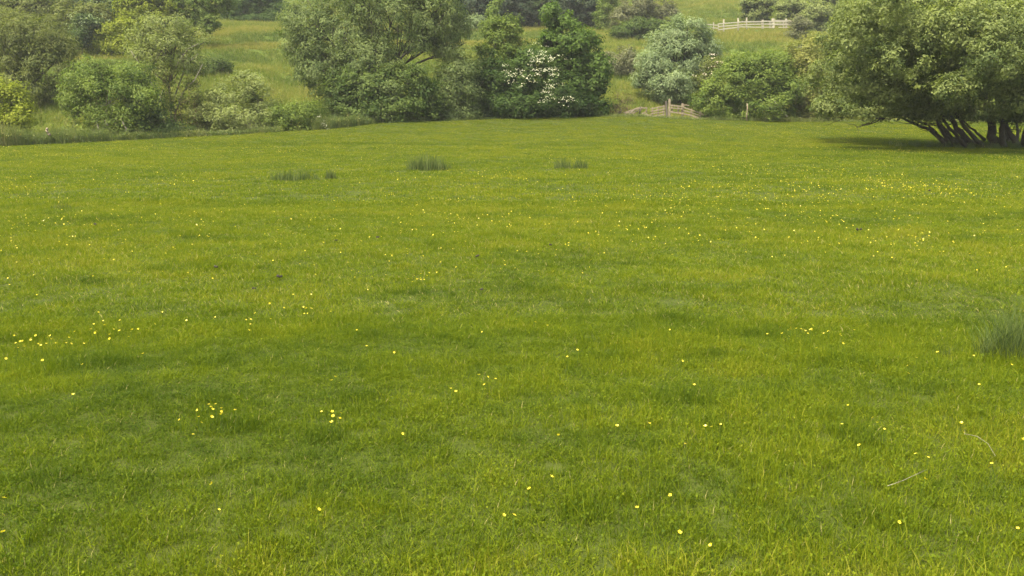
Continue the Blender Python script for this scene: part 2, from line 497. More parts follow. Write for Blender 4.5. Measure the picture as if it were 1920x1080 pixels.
rg = np.random.default_rng(11)
def variants(k, fn):
    out = []
    for i in range(k):
        V, Q, T = fn(i); out.append(mk_mesh('grass clump', V, Q, M_TURF, T))
    return out
near_v = variants(8, lambda i: join([blades(44, .055, .012, .050, .0031, 1.0, rg), blades(3, .05, .05, .10, .0022, .8, rg)] + ([blades(1, .04, .10, .17, .0018, .5, rg)] if i % 3 == 0 else [])
                                    + ([broadleaf(5, .05, .010, rg, .022)] if i % 2 else [])))
mid_v = variants(6, lambda i: join([blades(60, .12, .016, .052, .0050, 1.0, rg), blades(3, .1, .05, .10, .0035, .8, rg)]))
far_v = variants(6, lambda i: blades(68, .28, .02, .066, .0100, .95, rg))

allp, alls, allh, allv, allt = [], [], [], [], []
for k, (cnt, y0, y1, v0, nv, jit) in enumerate([(36000, 1.6, 6.8, 0, 8, .5), (46000, 6.2, 17, 8, 6, 1.0), (120000, 16, 71, 14, 6, 0)]):
    x, y = wedge(cnt, y0, y1, rg)
    keep = y < edge_y(x) + .3
    x, y = x[keep], y[keep]
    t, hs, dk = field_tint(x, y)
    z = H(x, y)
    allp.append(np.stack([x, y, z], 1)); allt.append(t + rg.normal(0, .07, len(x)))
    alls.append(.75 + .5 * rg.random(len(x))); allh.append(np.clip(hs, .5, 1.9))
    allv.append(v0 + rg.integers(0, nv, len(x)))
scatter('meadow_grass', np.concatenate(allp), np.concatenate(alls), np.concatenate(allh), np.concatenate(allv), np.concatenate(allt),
        near_v + mid_v + far_v)

# taller seeding grass on the hillside
hill_v = []
for i in range(6):
    V, Q, T = blades(60, .42, .18, .55, .018, .55, rg, 3, 1.0)
    hill_v.append(mk_mesh('hill clump', V, Q, M_LONG, T))
n = 90000
y = 46 + rg.random(n) ** .8 * 125
x = (rg.random(n) * 2 - 1) * (.72 * y + 2)
t_ = y - edge_y(x)
keep = (t_ > 2.5) & (t_ < 110)
x, y = x[keep], y[keep]; t_ = t_[keep]
e = .6
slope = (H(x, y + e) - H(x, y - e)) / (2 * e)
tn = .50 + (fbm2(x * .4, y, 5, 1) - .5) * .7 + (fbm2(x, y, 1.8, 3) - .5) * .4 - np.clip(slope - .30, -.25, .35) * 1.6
pxx = 960 + FPX * 1.028 * x / y
wob = (noise2(x, y, 7, 5) - .5) * 3
tw = t_ + wob
tn += np.clip((1150 - pxx) / 100, 0, 1) * (.36 * np.exp(-((tw - 45) / 3.4) ** 2) + .36 * np.exp(-((tw - 57) / 2) ** 2) - .30 * np.exp(-((tw - 52) / 1.6) ** 2) - .28 * np.exp(-((tw - 36.5) / 2.6) ** 2))
tn += np.exp(-((t_ - 45) / 7) ** 2) * np.clip((pxx - 1150) / 150, 0, 1) * .3
hs = .7 + .7 * fbm2(x, y, 3, 2)
scatter('hillside_grass', np.stack([x, y, H(x, y)], 1), .7 + .6 * rg.random(len(x)), hs, rg.integers(0, 6, len(x)), tn + rg.normal(0, .06, len(x)), hill_v)

# rank grass, nettles and reeds along the far edge of the field
rank_v = []  # tall clumps
for i in range(5):
    V, Q, T = join([blades(46, .22, .25, .8, .016, .35, rg, 3, 1.0), broadleaf(26, .22, .06, rg, .35)])
    rank_v.append(mk_mesh('rank clump', V, Q, M_RANK, T))
pp, ss, hh, tt = [], [], [], []
for (p0, p1, d0, d1, cnt, h0, h1_, tint) in [(-200, 190, .3, 5, 3400, 1.0, 2.2, .60), (160, 330, .2, 2, 450, .5, 1.2, .45), (330, 520, .2, 1.6, 420, .4, .9, .5),
                                             (585, 700, .2, 2.2, 420, .7, 1.9, .40), (700, 1120, .4, 1.8, 700, .25, .6, .25), (1120, 1340, .3, 2, 420, .25, .7, .45),
                                             (1340, 1560, .2, 1.6, 520, .3, .9, .55), (1560, 2150, .3, 3, 900, .4, 1.0, .6)]:
    q = np.array([P(a, 240, 55) for a in (p0, p1)])
    ex = np.interp(rg.uniform(p0, p1, cnt), [k[0] for k in EDGE], EX)
    d = d0 + (d1 - d0) * rg.random(cnt)
    yy = edge_y(ex) + d
    nn = noise2(ex, yy, 1.6, 2)
    pp.append(np.stack([ex, yy, H(ex, yy)], 1)); ss.append(.7 + .5 * rg.random(cnt)); hh.append(h0 + (h1_ - h0) * nn)
    tt.append(tint + (nn - .5) * .5 + rg.normal(0, .08, cnt))
ex = 25.5 + rg.normal(0, 2.4, 420); yy = 44.6 + rg.normal(0, .9, 420)
pp.append(np.stack([ex, yy, H(ex, yy)], 1)); ss.append(.4 + .3 * rg.random(420)); hh.append(.5 + .6 * rg.random(420)); tt.append(.35 + rg.normal(0, .12, 420))
pp = np.concatenate(pp)
scatter('rank_grass', pp, np.concatenate(ss), np.concatenate(hh), rg.integers(0, 5, len(pp)), np.concatenate(tt), rank_v)

# ------------------------------------------------------------------ trees and bushes
def L(px, row, rpx, rrow, D, depth=.9):
    """one lobe of a crown: centre and radii"""
    s = mpp(row, D)
    return (*P(px, row, D), rpx * s, max(rpx, rrow) * s * depth, rrow * s)

def crown_mesh(name, lobes, mat, dens, leaf, seed, clump=.5, lpc=60, droop=0.0, narrow=.5, gaps=.30, tintv=.5, inner=.45, base=None, ground=True):
    rng = np.random.default_rng(seed)
    lobes = np.array(lobes)
    dens, lpc, gaps = dens * 1.5, lpc * 1.15, gaps - .05
    C, R = lobes[:, :3], lobes[:, 3:]
    area = 4 * np.pi * (((R[:, 0] * R[:, 1]) ** 1.6 + (R[:, 0] * R[:, 2]) ** 1.6 + (R[:, 1] * R[:, 2]) ** 1.6) / 3) ** (1 / 1.6)
    ncl = max(6, int(area.sum() * dens))
    k = rng.choice(len(lobes), ncl, p=area / area.sum())
    d = rng.normal(0, 1, (ncl, 3)); d /= np.linalg.norm(d, axis=1)[:, None]
    rr = inner + (1.02 - inner) * rng.random(ncl) ** .55
    cc = C[k] + d * R[k] * rr[:, None]
    nz = noise3(cc, 1.1)
    cc += d * (nz - .5)[:, None] * np.minimum(1.2, R[k].min(1) * .9)[:, None] * .8
    dd = np.linalg.norm((cc[:, None] - C[None]) / R[None], axis=2).min(1)
    keep = (dd > inner * .95) & (noise3(cc + 31.7, .95) > gaps)
    cc, d, k = cc[keep], d[keep], k[keep]
    if ground:
        gz = H(cc[:, 0], cc[:, 1]); keep = cc[:, 2] > gz + .15
        cc, d, k = cc[keep], d[keep], k[keep]
    n = len(cc)
    cs = clump * (.5 + .9 * rng.random(n))
    m = np.maximum(8, (lpc * (.5 + rng.random(n)) * (cs / clump) ** 1.5)).astype(int)
    idx = np.repeat(np.arange(n), m); T = len(idx)
    q = rng.normal(0, 1, (T, 3)); q /= np.linalg.norm(q, axis=1)[:, None]
    rad = rng.random(T) ** .45
    off = q * (rad * cs[idx])[:, None] * np.array([1, 1, .72])
    p = cc[idx] + off
    if droop:
        p[:, 2] -= droop * rng.random(T) ** 2 * cs[idx] * 2.2
    # outermost stray twigs
    st = rng.random(T) < .06
    p[st] += (d[idx] * (cs[idx] * .9 * rng.random(T))[:, None])[st]
    nrm = d[idx] * .7 + q * .75 + rng.normal(0, .45, (T, 3)) + np.array([0, 0, .55])
    axis = None
    if droop or narrow < .4:
        axis = d[idx] * .8 + rng.normal(0, .6, (T, 3)) + np.array([0, 0, -droop * 1.5])
    if ground:
        gz = H(p[:, 0], p[:, 1]); p[:, 2] = np.maximum(p[:, 2], gz + .02 + .1 * rng.random(T))
    V, Q, ti = leaf_quads(p, nrm, leaf, leaf * narrow, rng, axis)
    ct = rng.random(n) * .55 + noise3(cc + 5.1, 1.7) * .45
    tint = np.clip(.5 + (ct[idx] - .5) * tintv * 1.6 + (ti - .5) * .5, 0, 1)
    if base is not None: V = V - np.asarray(base)
    return mk_mesh(name, V, Q, mat, tint), cc

def limbs(mb, root, lobes, r0, seed, ctrs=None, nsub=40, sag=.15, split=.35):
    r0 = r0 * .62
    """a tapered trunk that forks to the lobes, then to single leaf clumps"""
    rng = np.random.default_rng(seed)
    root = np.asarray(root, float)
    ends = []
    lob = np.array(lobes)
    fork = root + (lob[:, :3].mean(0) - root) * np.array([split * .7, split * .7, split])
    mid = (root + fork) / 2 + rng.normal(0, .06, 3) * np.linalg.norm(fork - root) * .6
    mb.tube([root - [0, 0, .15], root + (mid - root) * .3, mid, fork], [r0 * 1.35, r0 * 1.1, r0 * .92, r0 * .8], 8, .25)
    for l in lob:
        e = l[:3]
        a = fork + (e - fork) * .45 + rng.normal(0, .12, 3) * np.linalg.norm(e - fork) * .5 + [0, 0, sag * np.linalg.norm(e - fork) * .4]
        mb.tube([fork, (fork + a) / 2 + rng.normal(0, .08, 3), a, e, e + (e - a) * .4], np.array([.62, .5, .4, .22, .06]) * r0, 6, .15)
        ends.append((a, e))
    if ctrs is not None and len(ctrs):
        for c in ctrs[rng.choice(len(ctrs), min(nsub, len(ctrs)), replace=False)]:
            a, e = ends[np.argmin([np.linalg.norm(c - q[1]) for q in ends])]
            s = a + (e - a) * rng.random()
            m = (s + c) / 2 + rng.normal(0, .12, 3) * np.linalg.norm(c - s) * .6
            mb.tube([s, m, c], np.array([.16, .10, .03]) * r0 + .006, 4)

def plant(name, label, cat, root, lobes, mat, dens, leaf, seed, group=None, bark=None, r0=.12, nsub=30, stem='trunk', split=.35, skirt=False, **kw):
    root = np.array([root[0], root[1], h1(root[0], root[1])])
    o = empty(name, root, label, cat, group)
    leaf *= 1.22; kw['lpc'] = 44; kw['gaps'] = kw.get('gaps', .30) + .04; kw['tintv'] = kw.get('tintv', .5) * 1.3
    full = list(lobes)
    if cat == 'bush' or skirt:
        for q in lobes:
            gz = h1(q[0], q[1]); gap = q[2] - q[5] - gz
            if .25 < gap < 2.6: full.append((q[0], q[1], gz + gap / 2, q[3] * .85, q[4] * .85, gap / 2 + .45))
    me, ctrs = crown_mesh('crown', full, mat, dens, leaf, seed, base=root, **kw)
    link('crown', me, o)
    if r0:
        mb = MB()
        limbs(mb, root, lobes, r0, seed, ctrs, nsub, split=split)
        mb.build(stem, bark or M_BARK, o, root)
    return o, ctrs, root

# leaf colours (albedo)
LM = {
    'willow': leaf_mat('grey-green willow leaves', (.075, .115, .035), (.185, .235, .085)),
    'silver': leaf_mat('silvery willow leaves', (.13, .185, .085), (.27, .335, .175)),
    'sallow': leaf_mat('sallow leaves', (.072, .105, .032), (.22, .262, .085)),
    'olive': leaf_mat('olive willow leaves', (.075, .10, .024), (.165, .19, .055)),
    'haw': leaf_mat('dark hawthorn leaves', (.028, .058, .014), (.075, .125, .026)),
    'maple': leaf_mat('fresh green leaves', (.05, .092, .018), (.105, .168, .032)),
    'lime': leaf_mat('yellow-green leaves', (.12, .165, .014), (.25, .285, .030)),
    'mid': leaf_mat('mid green leaves', (.07, .115, .022), (.165, .22, .045)),
    'dark': leaf_mat('dark green leaves', (.03, .055, .018), (.075, .115, .032)),
    'blue': leaf_mat('dark blue-green leaves', (.028, .048, .026), (.062, .088, .045)),
    'bramble': leaf_mat('bramble leaves', (.045, .08, .018), (.11, .155, .036)),
    'grey': leaf_mat('grey scrub leaves', (.10, .115, .055), (.20, .21, .115)),
    'pale': leaf_mat('pale scrub leaves', (.12, .155, .05), (.24, .28, .095)),
    'straw': leaf_mat('yellowing leaves', (.12, .145, .035), (.26, .265, .075)),
}
M_BLOSSOM = leaf_mat('white blossom', (.36, .39, .24), (.62, .63, .47), .25)
M_PINK = leaf_mat('cream and pink blossom', (.45, .36, .26), (.75, .68, .55), .25)

def blossom(parent, root, spots, D, seed, mat, leaf=.07):
    rng = np.random.default_rng(seed)
    c = []
    for (px, row, rx, ry, n, dd) in spots:
        for _ in range(max(2, int(n * .52))):
            q = P(px + rng.normal(0, rx * 1.5), row + rng.normal(0, ry * 1.6), D + dd + rng.normal(0, .12))
            c.append(q + rng.normal(0, .10, (int(rng.integers(4, 12)), 3)) * [1.5, 1, .5])
    c = np.concatenate(c) - root
    V, Q, T = leaf_quads(c, np.tile([0, -.6, .8], (len(c), 1)) + rng.normal(0, .5, (len(c), 3)), leaf, leaf * .9, rng)
    link('blossom', mk_mesh('blossom', V, Q, mat, T), parent)

def foot(px, D): return P(px, 230, D)[:2]

# --- the big sallow on the right, in the field: many leaning stems
lob = [L(1558, 155, 48, 58, 49), L(1590, 70, 55, 75, 49), L(1640, 30, 70, 80, 48), L(1665, 150, 75, 55, 45), L(1650, 195, 80, 22, 47), L(1720, 70, 90, 80, 44),
       L(1740, 190, 60, 26, 43), L(1800, -30, 130, 90, 45), L(1790, 165, 55, 38, 40.5), L(1850, 70, 100, 90, 42), L(1925, 150, 75, 60, 41), L(1900, 200, 60, 28, 43),
       L(1990, 30, 130, 130, 45), L(2080, 140, 110, 90, 46), L(1760, 110, 60, 45, 40.5), L(1960, 90, 80, 60, 40), L(1850, 120, 60, 50, 47), L(2030, -90, 150, 80, 47),
       L(1860, 60, 85, 70, 38), L(1960, 100, 85, 65, 37), L(1770, 50, 70, 62, 39), L(1690, 60, 55, 50, 41), L(1850, -110, 130, 80, 44), L(1990, -70, 130, 90, 43), L(1720, -70, 90, 60, 45),
       L(1740, 213, 40, 13, 44), L(1810, 210, 50, 14, 42.5), L(1890, 212, 50, 14, 43), L(1790, 206, 50, 16, 46),
       L(1792, 168, 40, 28, 37), L(1700, 105, 48, 40, 38.5), L(1860, 110, 50, 40, 36.5), L(1780, 60, 50, 40, 38), L(1910, 190, 44, 22, 38), L(1655, 170, 40, 30, 41), L(1880, 150, 55, 36, 38.5), L(1700, 130, 50, 40, 42),
       L(1600, 140, 56, 56, 41.5), L(1625, 60, 66, 66, 40), L(1660, 0, 70, 60, 39), L(1560, 200, 38, 18, 47), L(1618, 208, 38, 13, 45), L(1695, 203, 42, 17, 43), L(1755, 206, 32, 14, 42)]
base = np.array([*P(1850, 280, 45)[:2], 0]); base[2] = h1(base[0], base[1])
T1 = empty('sallow_tree', base, 'large spreading sallow with many dark leaning stems standing in the field at right', 'tree')
me, ct = crown_mesh('crown', lob, LM['sallow'], 2.5, .15, 101, clump=.40, lpc=46, narrow=.46, gaps=.39, tintv=.9, inner=.5, base=base)
link('crown', me, T1)
stems = [  # pixel paths from the ground up, foot depth, radii
    ([(1778, 281), (1766, 262), (1748, 243), (1716, 232), (1680, 216), (1648, 190)], 44.5, .13, 45.5),
    ([(1790, 282), (1775, 258), (1760, 236), (1752, 214), (1735, 180)], 44.2, .10, 43.5),
    ([(1800, 282), (1786, 262), (1762, 232), (1738, 208), (1700, 170), (1660, 120)], 44.8, .14, 45.5),
    ([(1818, 283), (1800, 262), (1780, 240), (1766, 216), (1770, 150)], 44, .11, 42),
    ([(1836, 284), (1820, 268), (1794, 240), (1778, 214), (1750, 120), (1720, 40)], 44.6, .17, 44),
    ([(1850, 284), (1830, 262), (1800, 228), (1780, 196), (1775, 150)], 43.8, .12, 41.5),
    ([(1868, 285), (1862, 262), (1858, 228), (1850, 190), (1830, 90), (1810, -20)], 44.4, .25, 45),
    ([(1880, 285), (1876, 255), (1880, 220), (1890, 120)], 44, .18, 42.5),
    ([(1892, 284), (1890, 258), (1876, 226), (1866, 180)], 45.2, .13, 46.5),
    ([(1912, 285), (1900, 262), (1888, 236), (1878, 210), (1850, 120)], 44, .17, 44.5),
    ([(1920, 285), (1924, 250), (1930, 215), (1930, 120)], 44.3, .2, 43),
    ([(1905, 283), (1908, 250), (1904, 215), (1900, 180)], 45.5, .1, 46.5),
    ([(1942, 285), (1960, 250), (1975, 210), (2010, 60)], 44.5, .22, 45.5),
    ([(1962, 285), (1990, 250), (2030, 200), (2080, 130)], 44.5, .18, 46),
    ([(1846, 262), (1826, 246), (1812, 232), (1800, 215)], 44.6, .07, 43),
    ([(1756, 250), (1745, 236), (1715, 226), (1690, 212), (1670, 200)], 44.6, .055, 44.5),
    ([(1660, 222), (1640, 228), (1610, 238), (1600, 233), (1585, 230)], 46, .035, 46),
    ([(1640, 190), (1652, 215), (1640, 226), (1626, 233), (1612, 236)], 46, .05, 46.5),
    ([(1700, 220), (1675, 205), (1655, 212), (1630, 216), (1560, 222)], 45.5, .045, 47),
    ([(1600, 205), (1580, 222), (1560, 230), (1545, 236)], 47, .025, 47.5),
    ([(1608, 237), (1609, 246), (1608, 256)], 46, .012, 46),
    ([(1560, 205), (1552, 222), (1540, 229)], 48, .02, 48),
]
rs = np.random.default_rng(5)
for i, (path, d0, r, d1) in enumerate(stems):
    mb = MB()
    pts = np.array([P(a, b, d0 + (d1 - d0) * j / (len(path) - 1)) for j, (a, b) in enumerate(path)])
    if path[0][1] > 279: pts[0, 2] = h1(pts[0, 0], pts[0, 1]) - .1
    f = np.linspace(0, 1, len(path)); g_ = np.linspace(0, 1, len(path) * 3)
    pts = np.stack([np.interp(g_, f, pts[:, c]) for c in range(3)], 1)
    pts[1:-1] = (pts[:-2] + 2 * pts[1:-1] + pts[2:]) / 4
    pts[1:-1] += rs.normal(0, .035, (len(pts) - 2, 3))
    mb.tube(pts, r * (1.2 - .95 * g_ ** .8), 8, .3)
    for _ in range(9 if r > .045 else 0):                              # side twigs
        k = rs.integers(len(pts) // 3, len(pts)); s = pts[k]
        e = s + np.array([rs.normal(-.1, .55), rs.normal(0, .5), abs(rs.normal(.45, .5)) - .15])
        mb.tube([s, (s + e) / 2 + rs.normal(0, .08, 3), e], np.array([.14, .10, .03]) * min(r, .16) + .006, 4)
    mb.build('stem' if r > .06 else 'branch', M_BARK, T1, base)

# --- the far side, front to back
HEDGE = 'trees and bushes along the far edge of the field'
plant('bush', 'pale yellow-green bush just left of the big sallow, behind the leaning pole', 'bush', foot(1515, 66.5),
      [L(1520, 150, 36, 62, 67), L(1505, 105, 30, 30, 67), L(1500, 195, 32, 28, 66.5), L(1545, 190, 35, 32, 67), L(1550, 120, 40, 55, 68)], LM['straw'], 2.4, .15, 201, HEDGE, M_GREYTWIG, .07, 60, gaps=.36)
plant('bush', 'bright green rounded bush behind the broken fence and the upright stake', 'bush', foot(1410, 66),
      [L(1430, 148, 58, 52, 66.5), L(1375, 170, 48, 48, 66), L(1335, 188, 36, 32, 65.5), L(1462, 130, 38, 42, 67.5), L(1425, 203, 55, 24, 65.2), L(1475, 180, 32, 42, 66), L(1400, 128, 40, 36, 67.5)],
      LM['mid'], 2.6, .15, 202, HEDGE, None, .09, 30, gaps=.36, tintv=.7)
plant('bush', 'small twiggy grey bush on the crest of the bright green bush, under the golden bank', 'bush', foot(1492, 70),
      [L(1490, 100, 26, 22, 70), L(1505, 118, 18, 30, 70)], LM['grey'], 1.5, .13, 203, HEDGE, M_GREYTWIG, .05, 90, gaps=.42)
plant('silver_willow', 'silvery rounded willow with a short dark trunk behind the broken fence', 'tree', foot(1272, 76),
      [L(1275, 105, 54, 46, 77), L(1288, 62, 40, 30, 77), L(1228, 128, 38, 38, 76), L(1318, 92, 34, 34, 77.5), L(1262, 158, 46, 26, 75), L(1215, 150, 26, 20, 76), L(1310, 130, 34, 36, 77), L(1250, 85, 36, 34, 77)],
      LM['silver'], 2.8, .20, 204, HEDGE, None, .32, 40, droop=.25, narrow=.28, gaps=.18, tintv=.6)
o, _, r_ = plant('elder_bush', 'elder with cream flowers between the silver willow and the bright green bush', 'bush', foot(1335, 71),
      [L(1335, 128, 20, 24, 71), L(1318, 150, 18, 20, 71)], LM['olive'], 2.2, .14, 205, HEDGE, M_BROWNTWIG, .05, 50, gaps=.4)
blossom(o, r_, [(1338, 108, 3, 3, 6, -.9), (1345, 116, 4, 3, 6, -.9), (1325, 128, 8, 5, 10, -1.0), (1330, 138, 8, 4, 7, -1.)], 71, 5, M_PINK, .08)
plant('field_maple', 'fresh green upright tree behind the white-blossomed hawthorn', 'tree', foot(1075, 65),
      [L(1056, 62, 32, 36, 65), L(1092, 108, 36, 46, 65), L(1032, 28, 13, 22, 65), L(1105, 160, 28, 36, 64.5), L(1040, 100, 38, 40, 65), L(1075, 85, 30, 30, 64), L(1122, 128, 22, 30, 64.5), L(1118, 150, 20, 24, 64), L(1090, 190, 34, 22, 64), L(1035, 85, 26, 24, 64), L(1100, 78, 14, 18, 65)],
      LM['maple'], 2.7, .17, 206, HEDGE, None, .14, 30, skirt=True, narrow=.7, gaps=.33, tintv=.7)
plant('young_maple', 'light green leafy tree between the grey willow and the white-blossomed hawthorn', 'tree', foot(945, 65),
      [L(956, 55, 22, 26, 65), L(940, 88, 32, 26, 64.5), L(915, 112, 26, 24, 64), L(975, 90, 26, 24, 65), L(925, 60, 14, 26, 65.5)],
      LM['mid'], 2.3, .16, 207, HEDGE, None, .1, 30, skirt=True, narrow=.6, gaps=.37)
o, _, r_ = plant('hawthorn', 'dark green hawthorn with sprays of white blossom at the crest of the field', 'tree', foot(1000, 62.5),
      [L(1000, 140, 56, 46, 63), L(945, 165, 52, 46, 62.8), L(1045, 175, 52, 38, 63), L(920, 150, 38, 45, 63.5), L(975, 195, 70, 24, 62.5), L(1080, 195, 35, 22, 63), L(905, 195, 36, 24, 62.7)],
      LM['haw'], 3.0, .14, 208, HEDGE, None, .13, 20, skirt=True, narrow=.65, gaps=.26, tintv=.6, inner=.4)
blossom(o, r_, [(1003, 103, 6, 6, 26, -3.1), (1018, 118, 6, 8, 30, -3.2), (1040, 106, 8, 3, 14, -2.2), (957, 137, 5, 5, 12, -3.3), (978, 126, 5, 3, 6, -3.2), (988, 150, 9, 4, 20, -3.4), (1005, 128, 5, 6, 16, -3.2), (1031, 132, 6, 6, 14, -3.),
                (1032, 165, 6, 7, 14, -3.2), (1046, 185, 14, 3, 20, -3.0), (1065, 188, 8, 3, 8, -2.6), (1020, 170, 8, 2, 6, -3.2)], 63, 4, M_BLOSSOM, .075)
plant('willow', 'tall spreading grey-green willow, the tallest tree left of centre, reaching past the top', 'tree', foot(700, 62),
      [L(640, 75, 86, 66, 62), L(580, 45, 56, 55, 62), L(735, 40, 90, 62, 62), L(690, -40, 110, 70, 63), L(815, 25, 58, 44, 61.5), L(605, 130, 58, 46, 61), L(690, 115, 70, 48, 60.5), L(835, 70, 36, 24, 62), L(850, 45, 30, 30, 62),
       L(575, 95, 46, 40, 62), L(810, -30, 70, 50, 62), L(630, 190, 24, 36, 61), L(845, 92, 32, 18, 61.5), L(788, 78, 30, 18, 61)],
      LM['willow'], 2.3, .17, 209, HEDGE, None, .36, 130, droop=.3, narrow=.30, gaps=.36, tintv=.75)
plant('willow_bush', 'rounded grey willow bush pressed against the dark hawthorn', 'bush', foot(855, 60.5),
      [L(855, 150, 38, 44, 61), L(870, 125, 26, 30, 61), L(835, 180, 36, 34, 60.6), L(880, 170, 22, 34, 61)], LM['willow'], 2.8, .15, 210, HEDGE, None, .1, 30, droop=.15, narrow=.34, gaps=.32)
plant('thorn_bush', 'dark thorn bush with paler sprays, low under the tall willow', 'bush', foot(715, 59),
      [L(700, 165, 56, 42, 59), L(655, 180, 40, 42, 59.3), L(760, 160, 48, 42, 59.3), L(800, 185, 38, 32, 59.5), L(720, 205, 80, 24, 58.8), L(640, 150, 28, 30, 60)],
      LM['bramble'], 2.9, .14, 211, HEDGE, None, .1, 40, narrow=.6, gaps=.30, tintv=.9)
plant('sapling_bush', 'pale-leaved low bough of bush in front of the dark thorn bush', 'bush', foot(705, 57.6),
      [L(708, 178, 30, 18, 58), L(735, 165, 22, 14, 58), L(690, 160, 18, 16, 58)], LM['willow'], 2.6, .13, 212, HEDGE, None, .05, 26, narrow=.5, gaps=.36)
plant('bramble_bush', 'low light green bramble at the field edge left of the tall willow', 'bush', foot(560, 54.5),
      [L(560, 215, 40, 20, 54.5), L(530, 222, 30, 18, 54.2), L(590, 225, 22, 18, 55)], LM['mid'], 3.2, .12, 213, HEDGE, None, .04, 26, gaps=.32, tintv=.8)
plant('sallow_bush', 'hazy grey-green bush between the bare-stemmed tree and the low bramble', 'bush', foot(440, 54.5),
      [L(440, 188, 44, 36, 54.5), L(490, 185, 34, 38, 55), L(390, 200, 34, 32, 54), L(450, 218, 66, 20, 53.5), L(470, 160, 30, 22, 55.5)], LM['pale'], 2.0, .13, 214, HEDGE, M_GREYTWIG, .07, 70, gaps=.36, narrow=.45)
plant('bramble_mound', 'dark bramble mound on the hillside above the hazy grey bush', 'bush', foot(390, 75),
      [L(385, 128, 32, 17, 75), L(415, 118, 24, 12, 75.5), L(362, 138, 18, 14, 74.5)], LM['bramble'], 3.0, .14, 215, None, None, .04, 20, gaps=.3)
o, ctr, r_ = plant('bare_stemmed_tree', 'thin crowned tree with a visible bare trunk, left of the terraced hillside', 'tree', foot(318, 55),
      [L(310, 52, 48, 24, 55), L(362, 72, 32, 18, 55), L(268, 78, 30, 28, 55), L(330, 80, 40, 24, 55), L(285, 105, 26, 26, 54.5), L(378, 82, 24, 12, 55), L(255, 112, 28, 26, 54), L(348, 112, 34, 20, 54), L(300, 92, 46, 26, 53.5)],
      LM['pale'], 1.7, .13, 216, HEDGE, M_BARK, .13, 170, narrow=.45, gaps=.36, split=.6)
mb = MB()
for path in ([(318, 255), (300, 215), (275, 212), (255, 200), (238, 180), (232, 150)], [(318, 250), (290, 214), (300, 190), (306, 165)], [(318, 250), (285, 212), (268, 220), (252, 225)],
             [(318, 240), (345, 170), (365, 150), (380, 120)], [(316, 235), (300, 180), (280, 150), (262, 120), (245, 95)], [(280, 214), (292, 195), (288, 172)], [(320, 200), (350, 120), (372, 100)], [(320, 150), (335, 115), (352, 92), (372, 82)]):
    mb.tube([P(a, b, 54 - .25 * j) for j, (a, b) in enumerate(path)], np.linspace(.055, .015, len(path)), 5, .2)
mb.build('bare_branch', M_PALEBARK, o, r_)
plant('sallow_bush', 'broad bush lit on its left side, standing on thin pale stems above the reeds', 'bush', foot(195, 49.5),
      [L(165, 150, 46, 36, 50), L(205, 185, 62, 42, 49.5), L(245, 150, 40, 40, 50.5), L(142, 182, 30, 30, 49.7), L(265, 195, 36, 36, 49.6), L(215, 220, 44, 22, 49), L(185, 130, 30, 24, 50.5)],
      LM['mid'], 2.5, .12, 217, HEDGE, M_PALEBARK, .07, 60, gaps=.36, narrow=.5, tintv=.75)
mb = MB()
ob = bpy.data.objects['sallow_bush.001']
for path in ([(188, 268), (185, 245), (182, 225)], [(196, 267), (186, 244), (180, 228)], [(213, 262), (206, 243), (196, 225)], [(240, 262), (236, 240), (226, 222)]):
    mb.tube([P(a, b, 48.4) for a, b in path], [.055, .045, .03], 6, .2)
mb.build('stem', M_PALEBARK, ob, np.array(ob.location))
plant('thorn_bush', 'dark green thorn bush on the shaded right flank of the broad lit bush', 'bush', foot(268, 51.5),
      [L(265, 160, 32, 36, 51.5), L(285, 195, 32, 34, 51.3), L(250, 200, 28, 34, 51)], LM['haw'], 2.4, .12, 231, HEDGE, None, .05, 30, gaps=.34)
plant('twiggy_bush', 'brownish twiggy bush around the foot of the bare trunk', 'bush', foot(345, 53),
      [L(340, 178, 36, 44, 53), L(310, 165, 26, 30, 53), L(368, 205, 28, 34, 53), L(322, 215, 24, 28, 52.6), L(298, 138, 34, 26, 53.5), L(352, 140, 26, 22, 53.5)], LM['olive'], 1.3, .12, 232, HEDGE, M_BROWNTWIG, .06, 260, gaps=.42)
plant('ivy_bush', 'low dark ivy mound at the foot of the bare-stemmed tree', 'bush', foot(305, 50),
      [L(300, 235, 34, 22, 50), L(325, 245, 34, 14, 50.2), L(280, 222, 22, 18, 50)], LM['dark'], 3.0, .11, 218, HEDGE, M_GREYTWIG, .04, 50, gaps=.32)
plant('shrub', 'bright yellow-green rounded bush at the left edge above the reeds', 'bush', foot(5, 48),
      [L(20, 195, 38, 38, 48), L(-30, 190, 50, 46, 48), L(35, 222, 28, 26, 47.6), L(-10, 165, 30, 20, 48.2)], LM['lime'], 2.9, .12, 219, HEDGE, None, .08, 20, gaps=.32, narrow=.6)
plant('willow', 'big dull olive willow at the left edge behind the yellow-green bush', 'tree', foot(30, 60),
      [L(60, 72, 70, 46, 61), L(10, 100, 74, 54, 61), L(95, 125, 48, 46, 60), L(50, 165, 58, 36, 59.5), L(-70, 80, 70, 60, 61), L(105, 90, 36, 30, 60.5), L(0, 50, 60, 34, 62), L(-60, 160, 60, 40, 60)],
      LM['olive'], 2.3, .17, 220, HEDGE, None, .28, 60, droop=.2, narrow=.3, gaps=.32, tintv=.6)

